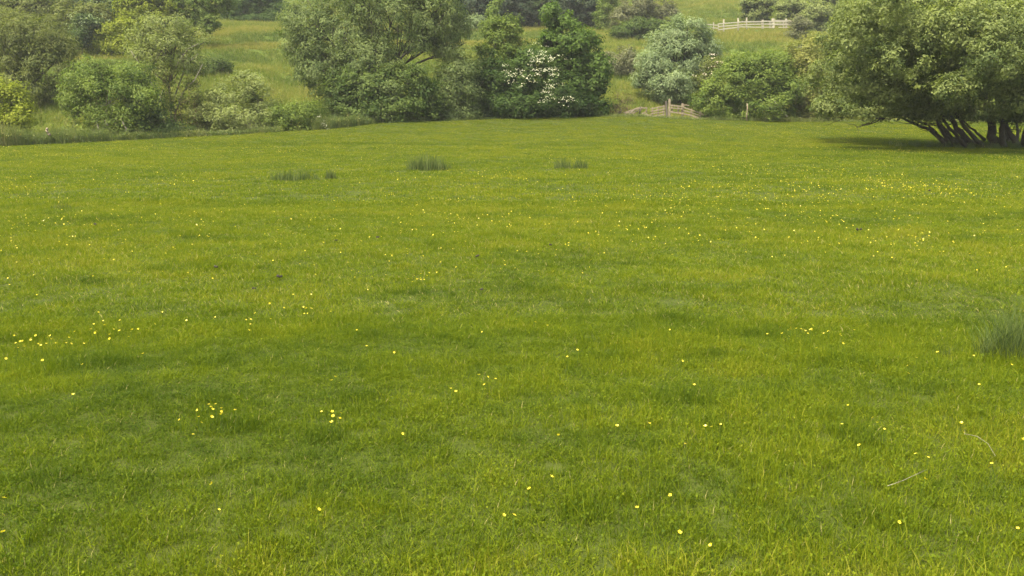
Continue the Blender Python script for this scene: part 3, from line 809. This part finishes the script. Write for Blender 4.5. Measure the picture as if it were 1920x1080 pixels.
UP = 'trees and scrub on the hillside'
plant('ash_tree', 'olive tree rising behind the big olive willow at top left', 'tree', foot(80, 84),
      [L(70, 20, 60, 34, 84), L(130, 50, 44, 34, 82), L(20, -10, 60, 40, 85), L(180, 28, 34, 24, 84)], LM['olive'], 2.0, .2, 221, UP, None, .22, 40, gaps=.33)
plant('whitebeam', 'pale whitish-leaved tree at the top edge, above the olive trees', 'tree', foot(160, 96),
      [L(140, 2, 36, 18, 96), L(190, 4, 20, 14, 96), L(110, -20, 60, 24, 97)], LM['silver'], 2.0, .2, 222, UP, None, .2, 30, gaps=.36)
o, _, r_ = plant('hawthorn', 'dark hawthorn dusted with pale blossom beside the yellow-green bank, upper left', 'tree', foot(165, 80),
      [L(165, 52, 26, 22, 80), L(150, 70, 18, 18, 79)], LM['dark'], 2.6, .17, 223, UP, None, .1, 20, gaps=.3)
blossom(o, r_, [(165, 30, 10, 3, 16, -1.2), (145, 42, 8, 4, 14, -1.4), (175, 36, 8, 3, 10, -1.2)], 80, 8, LM['silver'], .12)
plant('dark_tree', 'dark green tree between the pale hawthorn and the yellow-green trees, upper left', 'tree', foot(208, 96),
      [L(208, 38, 24, 32, 96), L(195, 60, 20, 22, 95), L(215, 12, 18, 20, 97)], LM['haw'], 2.6, .18, 224, UP, None, .14, 20, gaps=.28)
plant('lime_bush', 'rounded yellow-green bush below the dark tree, upper left', 'bush', foot(205, 80),
      [L(205, 68, 34, 20, 81), L(240, 62, 26, 26, 81), L(175, 80, 20, 12, 80), L(222, 85, 26, 14, 80)], LM['lime'], 2.6, .17, 225, UP, None, .08, 20, gaps=.3)
plant('lime_tree', 'tall yellow-green tree at the top edge behind the bare-stemmed tree', 'tree', foot(265, 84),
      [L(255, 20, 38, 34, 84), L(300, 8, 40, 30, 85), L(270, -25, 50, 30, 86)], LM['lime'], 2.2, .19, 226, UP, None, .2, 20, gaps=.32)
plant('lime_tree', 'duller yellow-green tree at the top edge left of the dark hedge', 'tree', foot(365, 86),
      [L(365, 18, 44, 34, 86), L(400, 0, 40, 30, 87), L(340, 40, 30, 26, 85), L(390, 45, 24, 18, 85)], LM['mid'], 2.2, .19, 227, UP, None, .2, 20, gaps=.32)
plant('holly_bush', 'small dark bush touching the right side of the thin crowned tree', 'bush', foot(392, 99),
      [L(388, 48, 18, 16, 99), L(400, 68, 14, 14, 98.5)], LM['dark'], 2.8, .16, 228, UP, None, .06, 10, gaps=.28)
plant('thicket', 'dark green thicket over the upper terrace, left of the tall willow', 'bush', foot(465, 114),
      [L(450, 20, 40, 24, 114), L(500, 14, 36, 28, 115), L(440, 40, 30, 14, 113), L(490, 42, 36, 12, 113), L(530, 30, 30, 24, 114), L(470, -15, 60, 20, 116)], LM['haw'], 2.5, .19, 229, UP, None, .1, 20, gaps=.26)
for i, (px, row, rx, ry, D, lab, mt) in enumerate([
        (890, 15, 36, 40, 118, 'dark blue-green tree at the top edge right of the tall willow', 'blue'),
        (950, 0, 40, 46, 122, 'dark blue-green tree at the top edge above the light green young maple', 'blue'),
        (1010, -5, 44, 44, 124, 'dark green tree at the top edge, behind the tip of the fresh green tree', 'dark'),
        (1080, 5, 46, 42, 122, 'dark shaded tree at the top edge right of the fresh green tree tip', 'blue')]):
    plant('wood_tree', lab, 'tree', foot(px, D), [L(px, row, rx, ry, D), L(px - 22, row + 24, rx * .7, ry * .55, D - 1), L(px + 24, row + 20, rx * .7, ry * .6, D - 1), L(px, row - 40, rx, ry * .7, D + 1)],
          LM[mt], 1.9, .25, 240 + i, 'dark trees at the top of the hillside', None, .25, 20, gaps=.26)
plant('slender_tree', 'slender pale green tree in front of the dark wood, right of the tall willow', 'tree', foot(928, 92),
      [L(928, 28, 13, 22, 92), L(922, 52, 18, 14, 92), L(934, 10, 8, 12, 92)], LM['mid'], 2.2, .19, 250, UP, None, .1, 20, gaps=.35)
plant('willow_scrub', 'pale willow scrub just beyond the right tip of the tall willow', 'bush', foot(880, 114),
      [L(880, 46, 22, 14, 114), L(900, 40, 14, 10, 114.5)], LM['silver'], 2.4, .18, 251, UP, None, .05, 16, gaps=.34)
plant('fresh_shrub', 'light green shrub at the top edge left of the grey leafless scrub', 'bush', foot(1140, 118),
      [L(1140, 10, 18, 26, 118), L(1128, 30, 14, 18, 117)], LM['mid'], 2.2, .2, 252, UP, None, .08, 16, gaps=.34)
plant('bare_scrub', 'grey half-leafless scrub at the top edge above the bramble mound', 'bush', foot(1205, 114),
      [L(1190, 18, 36, 30, 114), L(1230, 8, 34, 28, 115), L(1165, 38, 22, 20, 113), L(1250, 28, 22, 22, 114)], LM['grey'], 1.5, .19, 253, UP, M_GREYTWIG, .08, 240, gaps=.36)
plant('bramble_mound', 'green bramble mound beside the silver willow, under the grey scrub', 'bush', foot(1200, 108),
      [L(1200, 52, 36, 15, 108), L(1232, 50, 24, 14, 108), L(1165, 60, 24, 10, 107)], LM['bramble'], 2.4, .19, 254, UP, None, .04, 16, gaps=.28)
plant('bramble_bank', 'dull brownish bramble bank between the fresh green tree and the silver willow', 'bush', foot(1168, 87),
      [L(1165, 104, 32, 15, 87), L(1190, 118, 20, 14, 86), L(1150, 125, 18, 10, 86)], LM['grey'], 2.2, .16, 255, UP, M_BROWNTWIG, .04, 120, gaps=.34)
for i, (px, row, rx, ry, D, lab, mt) in enumerate([
        (1425, 2, 28, 8, 124, 'low pale scrub on the slope above the middle of the white rail fence', 'pale'),
        (1487, 9, 26, 9, 122, 'pale green scrub on the slope above the right end of the rail fence', 'pale'),
        (1535, 24, 28, 20, 118, 'pale green scrub between the rail fence and the big sallow', 'pale'),
        (1550, -8, 46, 26, 126, 'green scrub at the top edge beside the big sallow', 'pale')]):
    plant('scrub', lab, 'bush', foot(px, D), [L(px, row, rx, ry, D), L(px - rx * .7, row + ry * .4, rx * .6, ry * .6, D - 1), L(px + rx * .7, row + ry * .3, rx * .6, ry * .6, D - 1)],
          LM[mt], 2.2, .22, 260 + i, UP, None, .05, 20, gaps=.3)
plant('grey_bush', 'twiggy grey bush at the right end of the pale rail fence', 'bush', foot(1492, 108.5),
      [L(1492, 40, 15, 13, 108.5), L(1508, 44, 14, 9, 108.5)], LM['grey'], 1.5, .17, 270, UP, M_GREYTWIG, .05, 90, gaps=.4)
plant('dead_bush', 'brown dead stems at the field crest left of the broken fence', 'bush', foot(1135, 65.5),
      [L(1130, 202, 30, 18, 65.5), L(1155, 205, 20, 14, 65.5), L(1170, 185, 24, 12, 67)], M_BROWNTWIG, 1.1, .12, 271, HEDGE, M_BROWNTWIG, .03, 260, gaps=.4, narrow=.18)

# ------------------------------------------------------------------ fences, stakes
def fence_thing(name, label, cat, root, posts, rails, mat, group=None, rk=1.0):
    o = empty(name, root, label, cat, group)
    for a, b, wd in posts:
        mb = MB(); mb.bar(a, b, wd, wd * .9, (0, 1, 0), .012); mb.build('post', mat, o, root, False)
    for a, b, hh_ in rails:
        mb = MB(); mb.bar(a, b, .04, hh_ * rk, (0, 0, 1), .02); mb.build('rail', mat, o, root, False)
    return o
def fence_line(px0, px1, dep): return lambda px: np.interp(px, [px0, px1], dep)
D_ = fence_line(1300, 1490, (104, 109))
F = lambda px, row, off=0: P(px, row, D_(px) + off)
posts = [(F(p, b), F(p, t), wd) for p, t, b, wd in [(1309, 41, 56, .14), (1338, 42, 57, .12), (1357, 36, 59, .17), (1384, 34, 57, .16), (1400, 33, 54, .14), (1430, 37, 54, .22), (1444, 39, 53, .15),
                                                    (1449.5, 34.5, 53, .30), (1469, 39, 53, .13), (1474, 35.5, 53, .2)]]
rails = []
for (pa, ra, pb, rb, hh_) in [(1302, 44, 1348, 47.5, .12), (1302, 49.5, 1348, 53, .12), (1346, 45, 1392, 41, .13), (1346, 50, 1392, 46.5, .13), (1346, 56, 1392, 50, .13),
                              (1390, 41, 1432, 40.5, .16), (1390, 46.5, 1432, 45, .13), (1390, 50.5, 1432, 51, .12), (1430, 40, 1450, 40, .16), (1430, 45, 1450, 45.5, .14), (1430, 51, 1450, 51.5, .12),
                              (1448, 39.5, 1484, 40, .26), (1448, 45.5, 1484, 46, .2), (1460, 51.3, 1478, 51.3, .1)]:
    rails.append((F(pa, ra, -.14), F(pb, rb, -.14), hh_))
fence_thing('rail_fence', 'long bleached wooden post and rail fence high on the hillside', 'fence', F(1395, 55), posts, rails, M_PALEWOOD)

B = lambda px, row, d=65.2: P(px, row, d)
# collapsed boards
rt = B(1190, 219)
o = empty('collapsed_fence', rt, 'collapsed heap of grey boards and branches at the left end of the broken fence', 'fence')
for (a, b, c, d, hh_) in [(1168, 212, 1200, 202, .14), (1172, 216, 1196, 208, .12), (1180, 219, 1196, 207, .10), (1164, 218, 1180, 210, .10), (1195, 219, 1204, 201, .12), (1200, 203, 1214, 202, .12),
                          (1203, 212, 1222, 218, .12), (1198, 218, 1212, 208, .10), (1170, 219, 1225, 217, .10), (1212, 203, 1213, 216, .10), (1186, 206, 1206, 204, .10)]:
    mb = MB(); mb.bar(B(a, b, 65.2 + RNG.normal(0, .2)), B(c, d, 65.2 + RNG.normal(0, .2)), .05, hh_ * .8, (0, 0, 1), .05); mb.build('board', M_OLDWOOD, o, rt, False)
mb = MB()
for path in ([(1160, 219), (1160, 212), (1158, 206)], [(1160, 214), (1165, 208), (1163, 203)], [(1200, 214), (1199, 205), (1201, 200)], [(1176, 220), (1182, 211), (1192, 205)]):
    mb = MB(); mb.tube([B(a, b, 64.9) for a, b in path], [.07, .05, .03], 6, .3)
    mb.build('branch', M_GREYTWIG, o, rt)
# slatted pallet panel
rt = B(1232, 219)
o = empty('pallet', rt, 'tilted slatted wooden pallet leaning between the heap of boards and the gatepost', 'pallet')
for i in range(4):
    mb = MB(); mb.bar(B(1220, 204 + i * 4.8, 65), B(1246.5, 199 + i * 5.2, 65), .03, .085, (0, 0, 1), .02); mb.build('slat', M_OLDWOOD, o, rt, False)
for p_, t_0, b_0 in [(1223, 202, 219), (1234, 200, 219), (1244, 197, 219)]:
    mb = MB(); mb.bar(B(p_, b_0, 65.12), B(p_ + .5, t_0, 65.12), .10, .08, (0, 1, 0), .01); mb.build('stud', M_OLDWOOD, o, rt, False)
# gate posts
for px, top, wd, lean, lab in [(1250.5, 190, .15, -1.5, 'dark leaning wooden gatepost, the left of the pair by the pallet'), (1255, 185, .16, .5, 'taller grey wooden gatepost, the right of the pair by the pallet')]:
    mb = MB(); mb.bar(B(px, 222, 65.1), B(px + lean, top, 65.1), wd, wd * .9, (0, 1, 0), .03)
    tag(mb.build('gatepost', M_OLDWOOD if wd > .155 else M_GREYTWIG, None, smooth=False), lab, 'post')
# right-hand broken rails
rt = B(1285, 219, 65)
posts = [(B(a, b, 65.15), B(a + .6, t, 65.15), wd) for a, t, b, wd in [(1271.5, 198, 213, .11), (1279.5, 194, 219, .18), (1296, 204, 220, .12), (1313, 209, 224, .12), (1260, 196, 212, .1)]]
rails = [(B(a, b, 65), B(c, d, 65), hh_) for a, b, c, d, hh_ in [(1257, 197.5, 1282, 200, .16), (1257, 202.5, 1280, 204.5, .12), (1257, 209.5, 1281, 213, .17), (1281, 196.5, 1292, 198, .12), (1280, 201, 1316, 213, .14), (1280, 206.5, 1314, 217, .12),
                                                                 (1282, 213, 1310, 220, .16), (1300, 219, 1322, 225, .14), (1314, 213, 1340, 223, .12), (1305, 210, 1330, 220, .1)]]
fence_thing('broken_fence', 'broken grey rail fence sagging down to the right of the gateposts', 'fence', rt, posts, rails, M_OLDWOOD, rk=.62)
def stick(name, label, cat, path, r, mat, ds):
    mb = MB(); mb.tube([P(a, b, ds) for a, b in path], r, 8, .15)
    return tag(mb.build(name, mat), label, cat)
stick('stake', 'upright pale wooden stake in front of the bright green bush', 'stake', [(1400, 229), (1400, 214), (1401.5, 206), (1401, 194)], [.06, .058, .05, .045], M_OLDWOOD, 64.0)
stick('pole', 'long thin pale pole leaning against the bush left of the big sallow', 'pole', [(1476, 219), (1462, 201), (1444, 182)], [.055, .05, .035], M_PALEWOOD, 65.0)
stick('stake', 'short pale stake tilted at the field edge below the leaning pole', 'stake', [(1448.5, 231), (1444, 221.5)], [.055, .05], M_OLDWOOD, 64.2)
mb = MB()
for (a, b, c, d) in [(87, 243, 90, 251), (90, 251, 95, 253), (88, 244, 88, 240)]:
    mb.tube([P(a, b, 45.6), P((a + c) / 2 + .5, (b + d) / 2 + .5, 45.5), P(c, d, 45.6)], [.05, .075, .035], 6, .3)
tag(mb.build('rag', M_OLDWOOD), 'small cream rag snagged in the tall reeds at left', 'rag')
rt = P(605, 243, 54)
o = empty('cow_parsley', rt, 'pale clump of cow parsley flowers at the field edge below the low bramble', 'plant')
mb = MB()
for k in range(5): mb.tube([P(602 + k * 1.6, 244, 54), P(600 + k * 2.4, 234, 54), P(601 + k * 2.2, 226 + (k % 3) * 3, 54)], [.012, .01, .008], 4)
mb.build('stem', M_RANK, o, rt)
blossom(o, rt, [(605, 230, 3, 4, 16, 0), (607, 237, 2.5, 2.5, 6, -.05)], 54, 9, M_BLOSSOM, .055)

# ------------------------------------------------------------------ rush tufts in the field
M_RUSH = leaf_mat('rush stems', (.032, .060, .016), (.105, .138, .04), .2, .1)
M_RUSHF = leaf_mat('bluish rush stems', (.05, .085, .022), (.13, .16, .05), .2, .1)
def rush(px, row, wpx, hpx, n, label, seed, parts=1, wid=.007, mat=M_RUSHF, bend=.17):
    rng = np.random.default_rng(seed)
    g = G(px, row); s = mpp(row, g[1])
    W_, Hh = wpx * s / 2, hpx * s * 1.25
    o = empty('rush_tuft', g, label, 'rush tuft', 'rush tufts standing in the meadow')
    n = int(n * .85)
    V, Q, T = blades(n, 1, Hh * .30, Hh * 1.15, wid * .8, bend * 1.25, rng, 4, 1.0)
    V = V.reshape(n, 8, 3); b0 = (V[:, 0] + V[:, 1]) / 2
    nb = b0 * [W_, min(W_ * .55, .45), 0]
    V = V - b0[:, None] + nb[:, None]
    V[..., 2] -= .02
    V[..., 2] *= (1 - .45 * (np.abs(b0[:, 0]) ** 2))[:, None]
    link('stems', mk_mesh('stems', V.reshape(-1, 3), Q, mat, T), o)
    return o
rush(800, 319, 78, 27, 900, 'dense dark rush clump near the middle of the far field', 1, wid=.022)
rush(838, 317, 26, 12, 120, 'thin low rush clump touching the right of the dense dark one', 2, wid=.02)
rush(1055, 317, 36, 21, 300, 'rush clump right of centre in the far field, left of its pair', 3, wid=.02)
rush(1088, 317, 30, 20, 230, 'rush clump right of centre in the far field, right of its pair', 4, wid=.02)
rush(552, 339, 92, 20, 520, 'long low rush clump left of centre in the far field', 5, wid=.022)
rush(620, 335, 22, 19, 170, 'small upright rush clump at the right end of the long low one', 6, wid=.02)
rush(478, 341, 16, 8, 60, 'tiny rush clump left of the long low one', 7, wid=.018)
rush(1105, 331, 22, 9, 50, 'sparse little rush clump in front of the right-of-centre pair', 8, wid=.018)
rush(115, 391, 38, 13, 110, 'sparse rush clump at the left of the field', 9, wid=.013)
rush(1905, 672, 150, 108, 1500, 'big blue-green rush tuft at the right edge of the field', 10, wid=.0042, mat=M_RUSH, bend=.42)
rush(1765, 668, 46, 52, 60, 'sparse spiky rush tuft left of the big one at the right edge', 11, wid=.0035, mat=M_RUSH, bend=.55)

# ------------------------------------------------------------------ dark clods of dung
m, t, out = new_mat('dried dung')
nz = N(t, 'ShaderNodeTexNoise'); nz.inputs['Scale'].default_value = 40
p = N(t, 'ShaderNodeBsdfPrincipled'); p.inputs['Roughness'].default_value = .9
t.links.new(mixcol(t, nz.outputs['Fac'], (.012, .010, .008), (.04, .032, .022)), p.inputs['Base Color'])
t.links.new(p.outputs[0], out.inputs['Surface'])
M_DUNG = m
import bmesh
def clod(px, row, sz, label, seed):
    rng = np.random.default_rng(seed)
    g = G(px, row); s = mpp(row, g[1]) * sz
    bm = bmesh.new()
    for _ in range(4):
        bmesh.ops.create_icosphere(bm, subdivisions=2, radius=s * rng.uniform(.35, .6))
        vv = bm.verts[-42:] if False else list(bm.verts)[-42:]
        off = Vector((rng.normal(0, s * .45), rng.normal(0, s * .3), s * .35 + abs(rng.normal(0, s * .2))))
        for v_ in vv: v_.co = v_.co * rng.uniform(.85, 1.1) + off
    me = bpy.data.meshes.new('dung'); bm.to_mesh(me); bm.free(); me.materials.append(M_DUNG)
    o = link('dung', me, None, [float(c) for c in g + [0, 0, .03]])
    tag(o, label, 'dung', 'dark dung clods in the meadow')
for i, (a, b, c, lab) in enumerate([
        (522, 526, 5, 'largest black dung clod, left of centre in the turf'), (405, 507, 4, 'black dung clod left of the largest one'), (893, 487, 4, 'dark dung clod near the middle of the meadow'),
        (1032, 465, 3.5, 'dark dung clod right of the middle one, further off'), (178, 426, 4, 'dark dung clod far to the left below the sparse rush clump'), (1612, 436, 4, 'dark dung clod at right among the buttercups'),
        (474, 548, 3.5, 'dark dung clod just below left of the largest one'), (903, 550, 3.5, 'dark dung clod between the two dark tussocks near centre'), (710, 450, 3, 'small dark dung clod in the far turf left of centre'),
        (629, 456, 3, 'small dark dung clod further left in the far turf'), (1742, 361, 3, 'tiny dark clod in front of the big sallow'), (825, 570, 0, '')]):
    if c: clod(a, b, c, lab, 50 + i)

# ------------------------------------------------------------------ buttercups
M_PETAL = leaf_mat('buttercup petals', (.58, .47, .008), (.74, .64, .06), .3, .5, .3)
M_STEM = leaf_mat('flower stems', (.07, .12, .02), (.10, .16, .03), .2)
def flower_geo(rad, rng, open_=.75):
    V, Q = [], []
    for k in range(5):
        a = k * 2 * math.pi / 5 + rng.normal(0, .08)
        c, s = math.cos(a), math.sin(a)
        def pt(r, sd, z): return (c * r - s * sd, s * r + c * sd, z)
        n0 = len(V)
        V += [pt(.08 * rad, -.12 * rad, 0), pt(.08 * rad, .12 * rad, 0), pt(.62 * rad, .48 * rad, .30 * rad * open_), pt(.62 * rad, -.48 * rad, .30 * rad * open_),
              pt(1.02 * rad, .30 * rad, .62 * rad * open_), pt(1.02 * rad, -.30 * rad, .62 * rad * open_)]
        Q += [(n0, n0 + 1, n0 + 2, n0 + 3), (n0 + 3, n0 + 2, n0 + 4, n0 + 5)]
    return np.array(V), np.array(Q)
rf = np.random.default_rng(21)
heads, stalks = [], []
for i in range(6):
    V, Q = flower_geo(.0125, rf, rf.uniform(.5, 1.3))
    heads.append(mk_mesh('petals', V * .6, Q, M_PETAL, rf.random(len(Q)), True))
    mb = MB(); mb.tube([(0, 0, -.13), (.006, .003, -.06), (0, 0, 0)], .0011, 5)
    v = np.concatenate(mb.v); f = [tuple(dict.fromkeys(x)) for x in np.concatenate(mb.f).tolist()]
    me = bpy.data.meshes.new('stem'); me.from_pydata(v.tolist(), [], f); me.materials.append(M_STEM); stalks.append(me)

NEAR = {   # clusters the photograph shows, by pixel
    'yellow buttercup in the cluster at left in front of the broad dark tussock': [(40, 668), (50, 672), (58, 665), (75, 662), (88, 660), (98, 665), (130, 662), (135, 672), (120, 670), (155, 668), (180, 640), (190, 630), (200, 635),
        (215, 640), (230, 632), (210, 650), (170, 650), (33, 675), (62, 662), (110, 668), (80, 680), (45, 664), (186, 645), (222, 646)],
    'yellow buttercup in the tight foreground cluster left of centre': [(345, 820), (372, 805), (392, 793), (375, 815), (393, 817), (417, 803), (413, 815), (440, 815), (388, 800), (405, 798), (420, 818), (378, 822), (398, 808), (358, 850)],
    'yellow buttercup in the small foreground group right of the tight cluster': [(603, 804), (620, 826), (632, 813), (628, 816), (636, 825), (622, 808)],
    'yellow buttercup in the small group at the edge of the dark patch left of centre': [(568, 603), (575, 607), (582, 612), (590, 608), (572, 612), (578, 601), (585, 606)],
    'yellow buttercup in the scattered group at right, left of the big rush tuft': [(1490, 645), (1500, 648), (1508, 650), (1520, 640), (1540, 650), (1570, 655), (1600, 640), (1475, 655), (1555, 645), (1580, 670), (1535, 680), (1497, 640), (1514, 646)],
    'yellow buttercup in the cluster beside the dark tussock near the middle': [(770, 538), (778, 535), (786, 540), (793, 537), (800, 541), (783, 543), (775, 545), (790, 545), (797, 533), (765, 541)],
    'yellow buttercup in the little row right of centre, middle distance of the foreground': [(900, 740), (912, 742), (926, 742), (905, 752), (845, 764), (861, 768)],
    'yellow buttercup in the pair of blooms at the lower right, mid foreground': [(1641, 818), (1643, 824)],
    'pale yellow buttercup in the loose group at right below the big rush tuft': [(1711, 722), (1707, 733), (1714, 700), (1752, 690)],
    'pale yellow buttercup in the trio right of centre in the foreground': [(1329, 847), (1339, 846), (1351, 834)],
}
LONE = [(408, 960, 'upper of two lone buttercups in the lower left foreground'), (403, 994, 'lower of two lone buttercups in the lower left foreground'), (18, 972, 'lone buttercup at the left edge, low in the foreground'),
        (14, 1055, 'buttercup in the bottom left corner, the upper of two'), (5, 1068, 'buttercup in the bottom left corner, the lower of two'), (591, 993, 'small lone buttercup near the bottom, left of centre'),
        (957, 1010, 'right one of two buttercups at the bottom centre'), (940, 1008, 'left one of two buttercups at the bottom centre'), (990, 968, 'lone buttercup just above the bottom centre pair'),
        (1035, 940, 'lone buttercup beside the darkest foreground tussock'), (1201, 1003, 'lone buttercup below right of the darkest foreground tussock'), (1259, 967, 'pale buttercup right of the darkest foreground tussock'),
        (1283, 882, 'lone pale buttercup in the right of centre foreground'), (1272, 1057, 'pale buttercup at the bottom edge right of centre'), (1338, 1066, 'deep yellow buttercup at the bottom edge right of centre'),
        (1683, 1038, 'lone buttercup at the bottom right'), (1891, 1043, 'lone buttercup in the bottom right corner'), (1051, 853, 'lone buttercup in the middle of the foreground'),
        (1149, 832, 'left one of two level buttercups right of centre'), (1223, 834, 'right one of two level buttercups right of centre'), (1620, 877, 'lone buttercup in the lower right foreground, left of the trio'),
        (1710, 888, 'leftmost of three buttercups in the lower right foreground'), (1735, 894, 'upper right of three buttercups in the lower right foreground'), (1729, 935, 'lowest of three buttercups in the lower right foreground'),
        (1862, 905, 'lone pale buttercup near the right edge of the foreground'), (1886, 710, 'pale buttercup just below the big rush tuft'), (1832, 750, 'lone buttercup below left of the big rush tuft'),
        (1657, 838, 'buttercup just below the pair at lower right'), (1583, 825, 'lone buttercup left of the pair at lower right'), (1585, 790, 'lone buttercup above left of the pair at lower right'), (760, 850, 'small lone buttercup left of centre foreground')]
GEN = 'lone yellow buttercup scattered in the meadow turf'
flw = [(a, b, k, 'buttercups: ' + k) for k, v in NEAR.items() for a, b in v] + [(a, b, k, None) for a, b, k in LONE]
flw += [(a, b, GEN, 'scattered buttercups') for a, b in [(692, 676), (667, 640), (740, 685), (620, 740), (628, 737), (1305, 748), (1275, 714), (1263, 640), (1153, 670), (1084, 688), (1060, 700), (968, 625), (1000, 625), (1025, 630), (905, 648),
         (460, 630), (475, 636), (465, 643), (355, 630), (245, 660), (276, 690), (12, 697), (85, 710), (155, 718), (140, 768), (1817, 697), (1797, 830), (1916, 860)]]
placed = [(np.array(G(a, b)), lab, grp) for a, b, lab, grp in flw]
# the rest by density
pool = []
n = 60000
x, y = wedge(n, 4.5, 62, rf)
keep = y < edge_y(x) - .5
x, y = x[keep], y[keep]
pxx = 960 + FPX * .99 * x / np.maximum(y, 1)
d = np.clip((fbm2(x, y, 2.6, 6) - .50) * 5, 0, 1.2) * np.clip((fbm2(x, y, 9, 2) - .34) * 3.2, 0.1, 1)
d += .06
for (a, b, rx, ry, s) in [(430, 425, 2.2, 1.6, .9), (810, 428, 1.2, 1.2, 1.), (1160, 462, 1.3, 1.2, 1.), (1050, 430, 1.6, 1, .6), (40, 540, 1.6, .8, .8), (60, 440, 2, 1.4, .6), (1500, 370, 4, 2.5, .8), (1680, 360, 3.5, 3, .5), (1850, 385, 4, 3.5, .6),
                          (1860, 470, 1.5, 1.2, 1.2), (1750, 490, 1.6, 1., .7), (1480, 430, 2.5, 2, .6), (1700, 245, 6, 5, 1.4), (1450, 250, 5, 5, 1.), (420, 600, .8, .5, .6), (130, 480, 2, 1.6, .5), (590, 480, 1.5, 1., .35), (1320, 400, 2, 1.5, .5), (100, 282, 4, 1.5, .6), (90, 662, .5, .18, 11), (195, 638, .28, .15, 9.), (1520, 650, .5, .2, 4), (575, 607, .22, .1, 6.), (780, 538, .3, .15, 6), (1850, 480, 1.2, .8, 1.)]:
    g = G(a, b); d += s * np.exp(-(((x - g[0]) / rx) ** 2 + ((y - g[1]) / ry) ** 2))
d *= np.interp(y, [4.5, 6, 9, 14, 30, 60], [.30, .5, .75, .85, .8, .65])
keep = rf.random(len(x)) < d * .55
x, y = x[keep], y[keep]
z = H(x, y)
rest = np.stack([x, y, z], 1)
# keep what the picture can show
ins = np.abs(x) < .60 * y + .2
order = np.argsort(y + (~ins) * 1000)
nind = 300 - len(placed)
zones = [(0, 480, 'left quarter'), (480, 960, 'left half near the centre'), (960, 1440, 'right half near the centre'), (1440, 1921, 'right quarter')]
for k in order[:nind]:
    placed.append((rest[k], None, None))
for i, (g, lab, grp) in enumerate(placed):
    if lab is None:
        px_ = 960 + FPX * .99 * g[0] / max(g[1], 1)
        zz = [q[2] for q in zones if q[0] <= px_ < q[1]] or [zones[0][2] if px_ < 0 else zones[3][2]]
        lab = 'small yellow buttercup scattered across the middle of the meadow, ' + zz[0]; grp = lab
    hgt = rf.uniform(.085, .13)
    o = empty('buttercup', g + [0, 0, 0], lab, 'flower', grp)
    o.rotation_euler = (rf.normal(0, .12), rf.normal(0, .12), rf.random() * 6.28)
    k = rf.integers(0, 6)
    c1 = link('petals', heads[k], o, (0, 0, hgt)); sc = rf.uniform(.8, 1.2); c1.scale = (sc, sc, sc)
    c1.rotation_euler = (rf.normal(0, .35), rf.normal(0, .35), 0)
    link('stem', stalks[k], o, (0, 0, hgt))
mask = np.ones(len(rest), bool); mask[order[:nind]] = False
rest = rest[mask]
VV, QQ = [], []
off = 0
for g in rest:
    V, Q = flower_geo(.0088 if g[1] < 18 else .0112, rf, rf.uniform(.4, 1.2))
    tl = rf.normal(0, .35, 2); V = V + [0, 0, 0]; V[:, 2] += V[:, 0] * tl[0] + V[:, 1] * tl[1]
    VV.append(V + g + [0, 0, rf.uniform(.085, .14)]); QQ.append(Q + off); off += len(V)
V = np.concatenate(VV); Q = np.concatenate(QQ)
tag(link('distant_buttercups', mk_mesh('distant_buttercups', V, Q, M_PETAL, rf.random(len(Q)))), kind='stuff')
print('flowers individual', len(placed), 'rest', len(rest))

# ------------------------------------------------------------------ hazy summer air
hm, t, out = new_mat('hazy air')
pv = N(t, 'ShaderNodeVolumePrincipled')
pv.inputs['Color'].default_value = (.93, .95, .92, 1)
pv.inputs['Density'].default_value = .00045
pv.inputs['Anisotropy'].default_value = .3
t.links.new(pv.outputs[0], out.inputs['Volume'])
mb = [(-330, -60, -6), (330, -60, -6), (330, 480, -6), (-330, 480, -6), (-330, -60, 110), (330, -60, 110), (330, 480, 110), (-330, 480, 110)]
me = bpy.data.meshes.new('haze'); me.from_pydata(mb, [], [(0, 3, 2, 1), (4, 5, 6, 7), (0, 1, 5, 4), (1, 2, 6, 5), (2, 3, 7, 6), (3, 0, 4, 7)])
me.materials.append(hm)
tag(link('haze', me), kind='stuff')

# ------------------------------------------------------------------ long dead stalks lying in the turf
for path, lab in (([(1806, 833), (1830, 838), (1850, 852), (1864, 876)], 'long curved dead stalk in the turf near the right edge'),
                  ([(1662, 934), (1690, 924), (1715, 912), (1736, 902)], 'straight dead stalk lying in the turf at lower right')):
    mb = MB(); mb.tube([G(a, b) + [0, 0, .055] for a, b in path], [.0013, .0013, .0011, .0007], 5)
    tag(mb.build('grass_stalk', M_PALEBARK), lab, 'stalk')
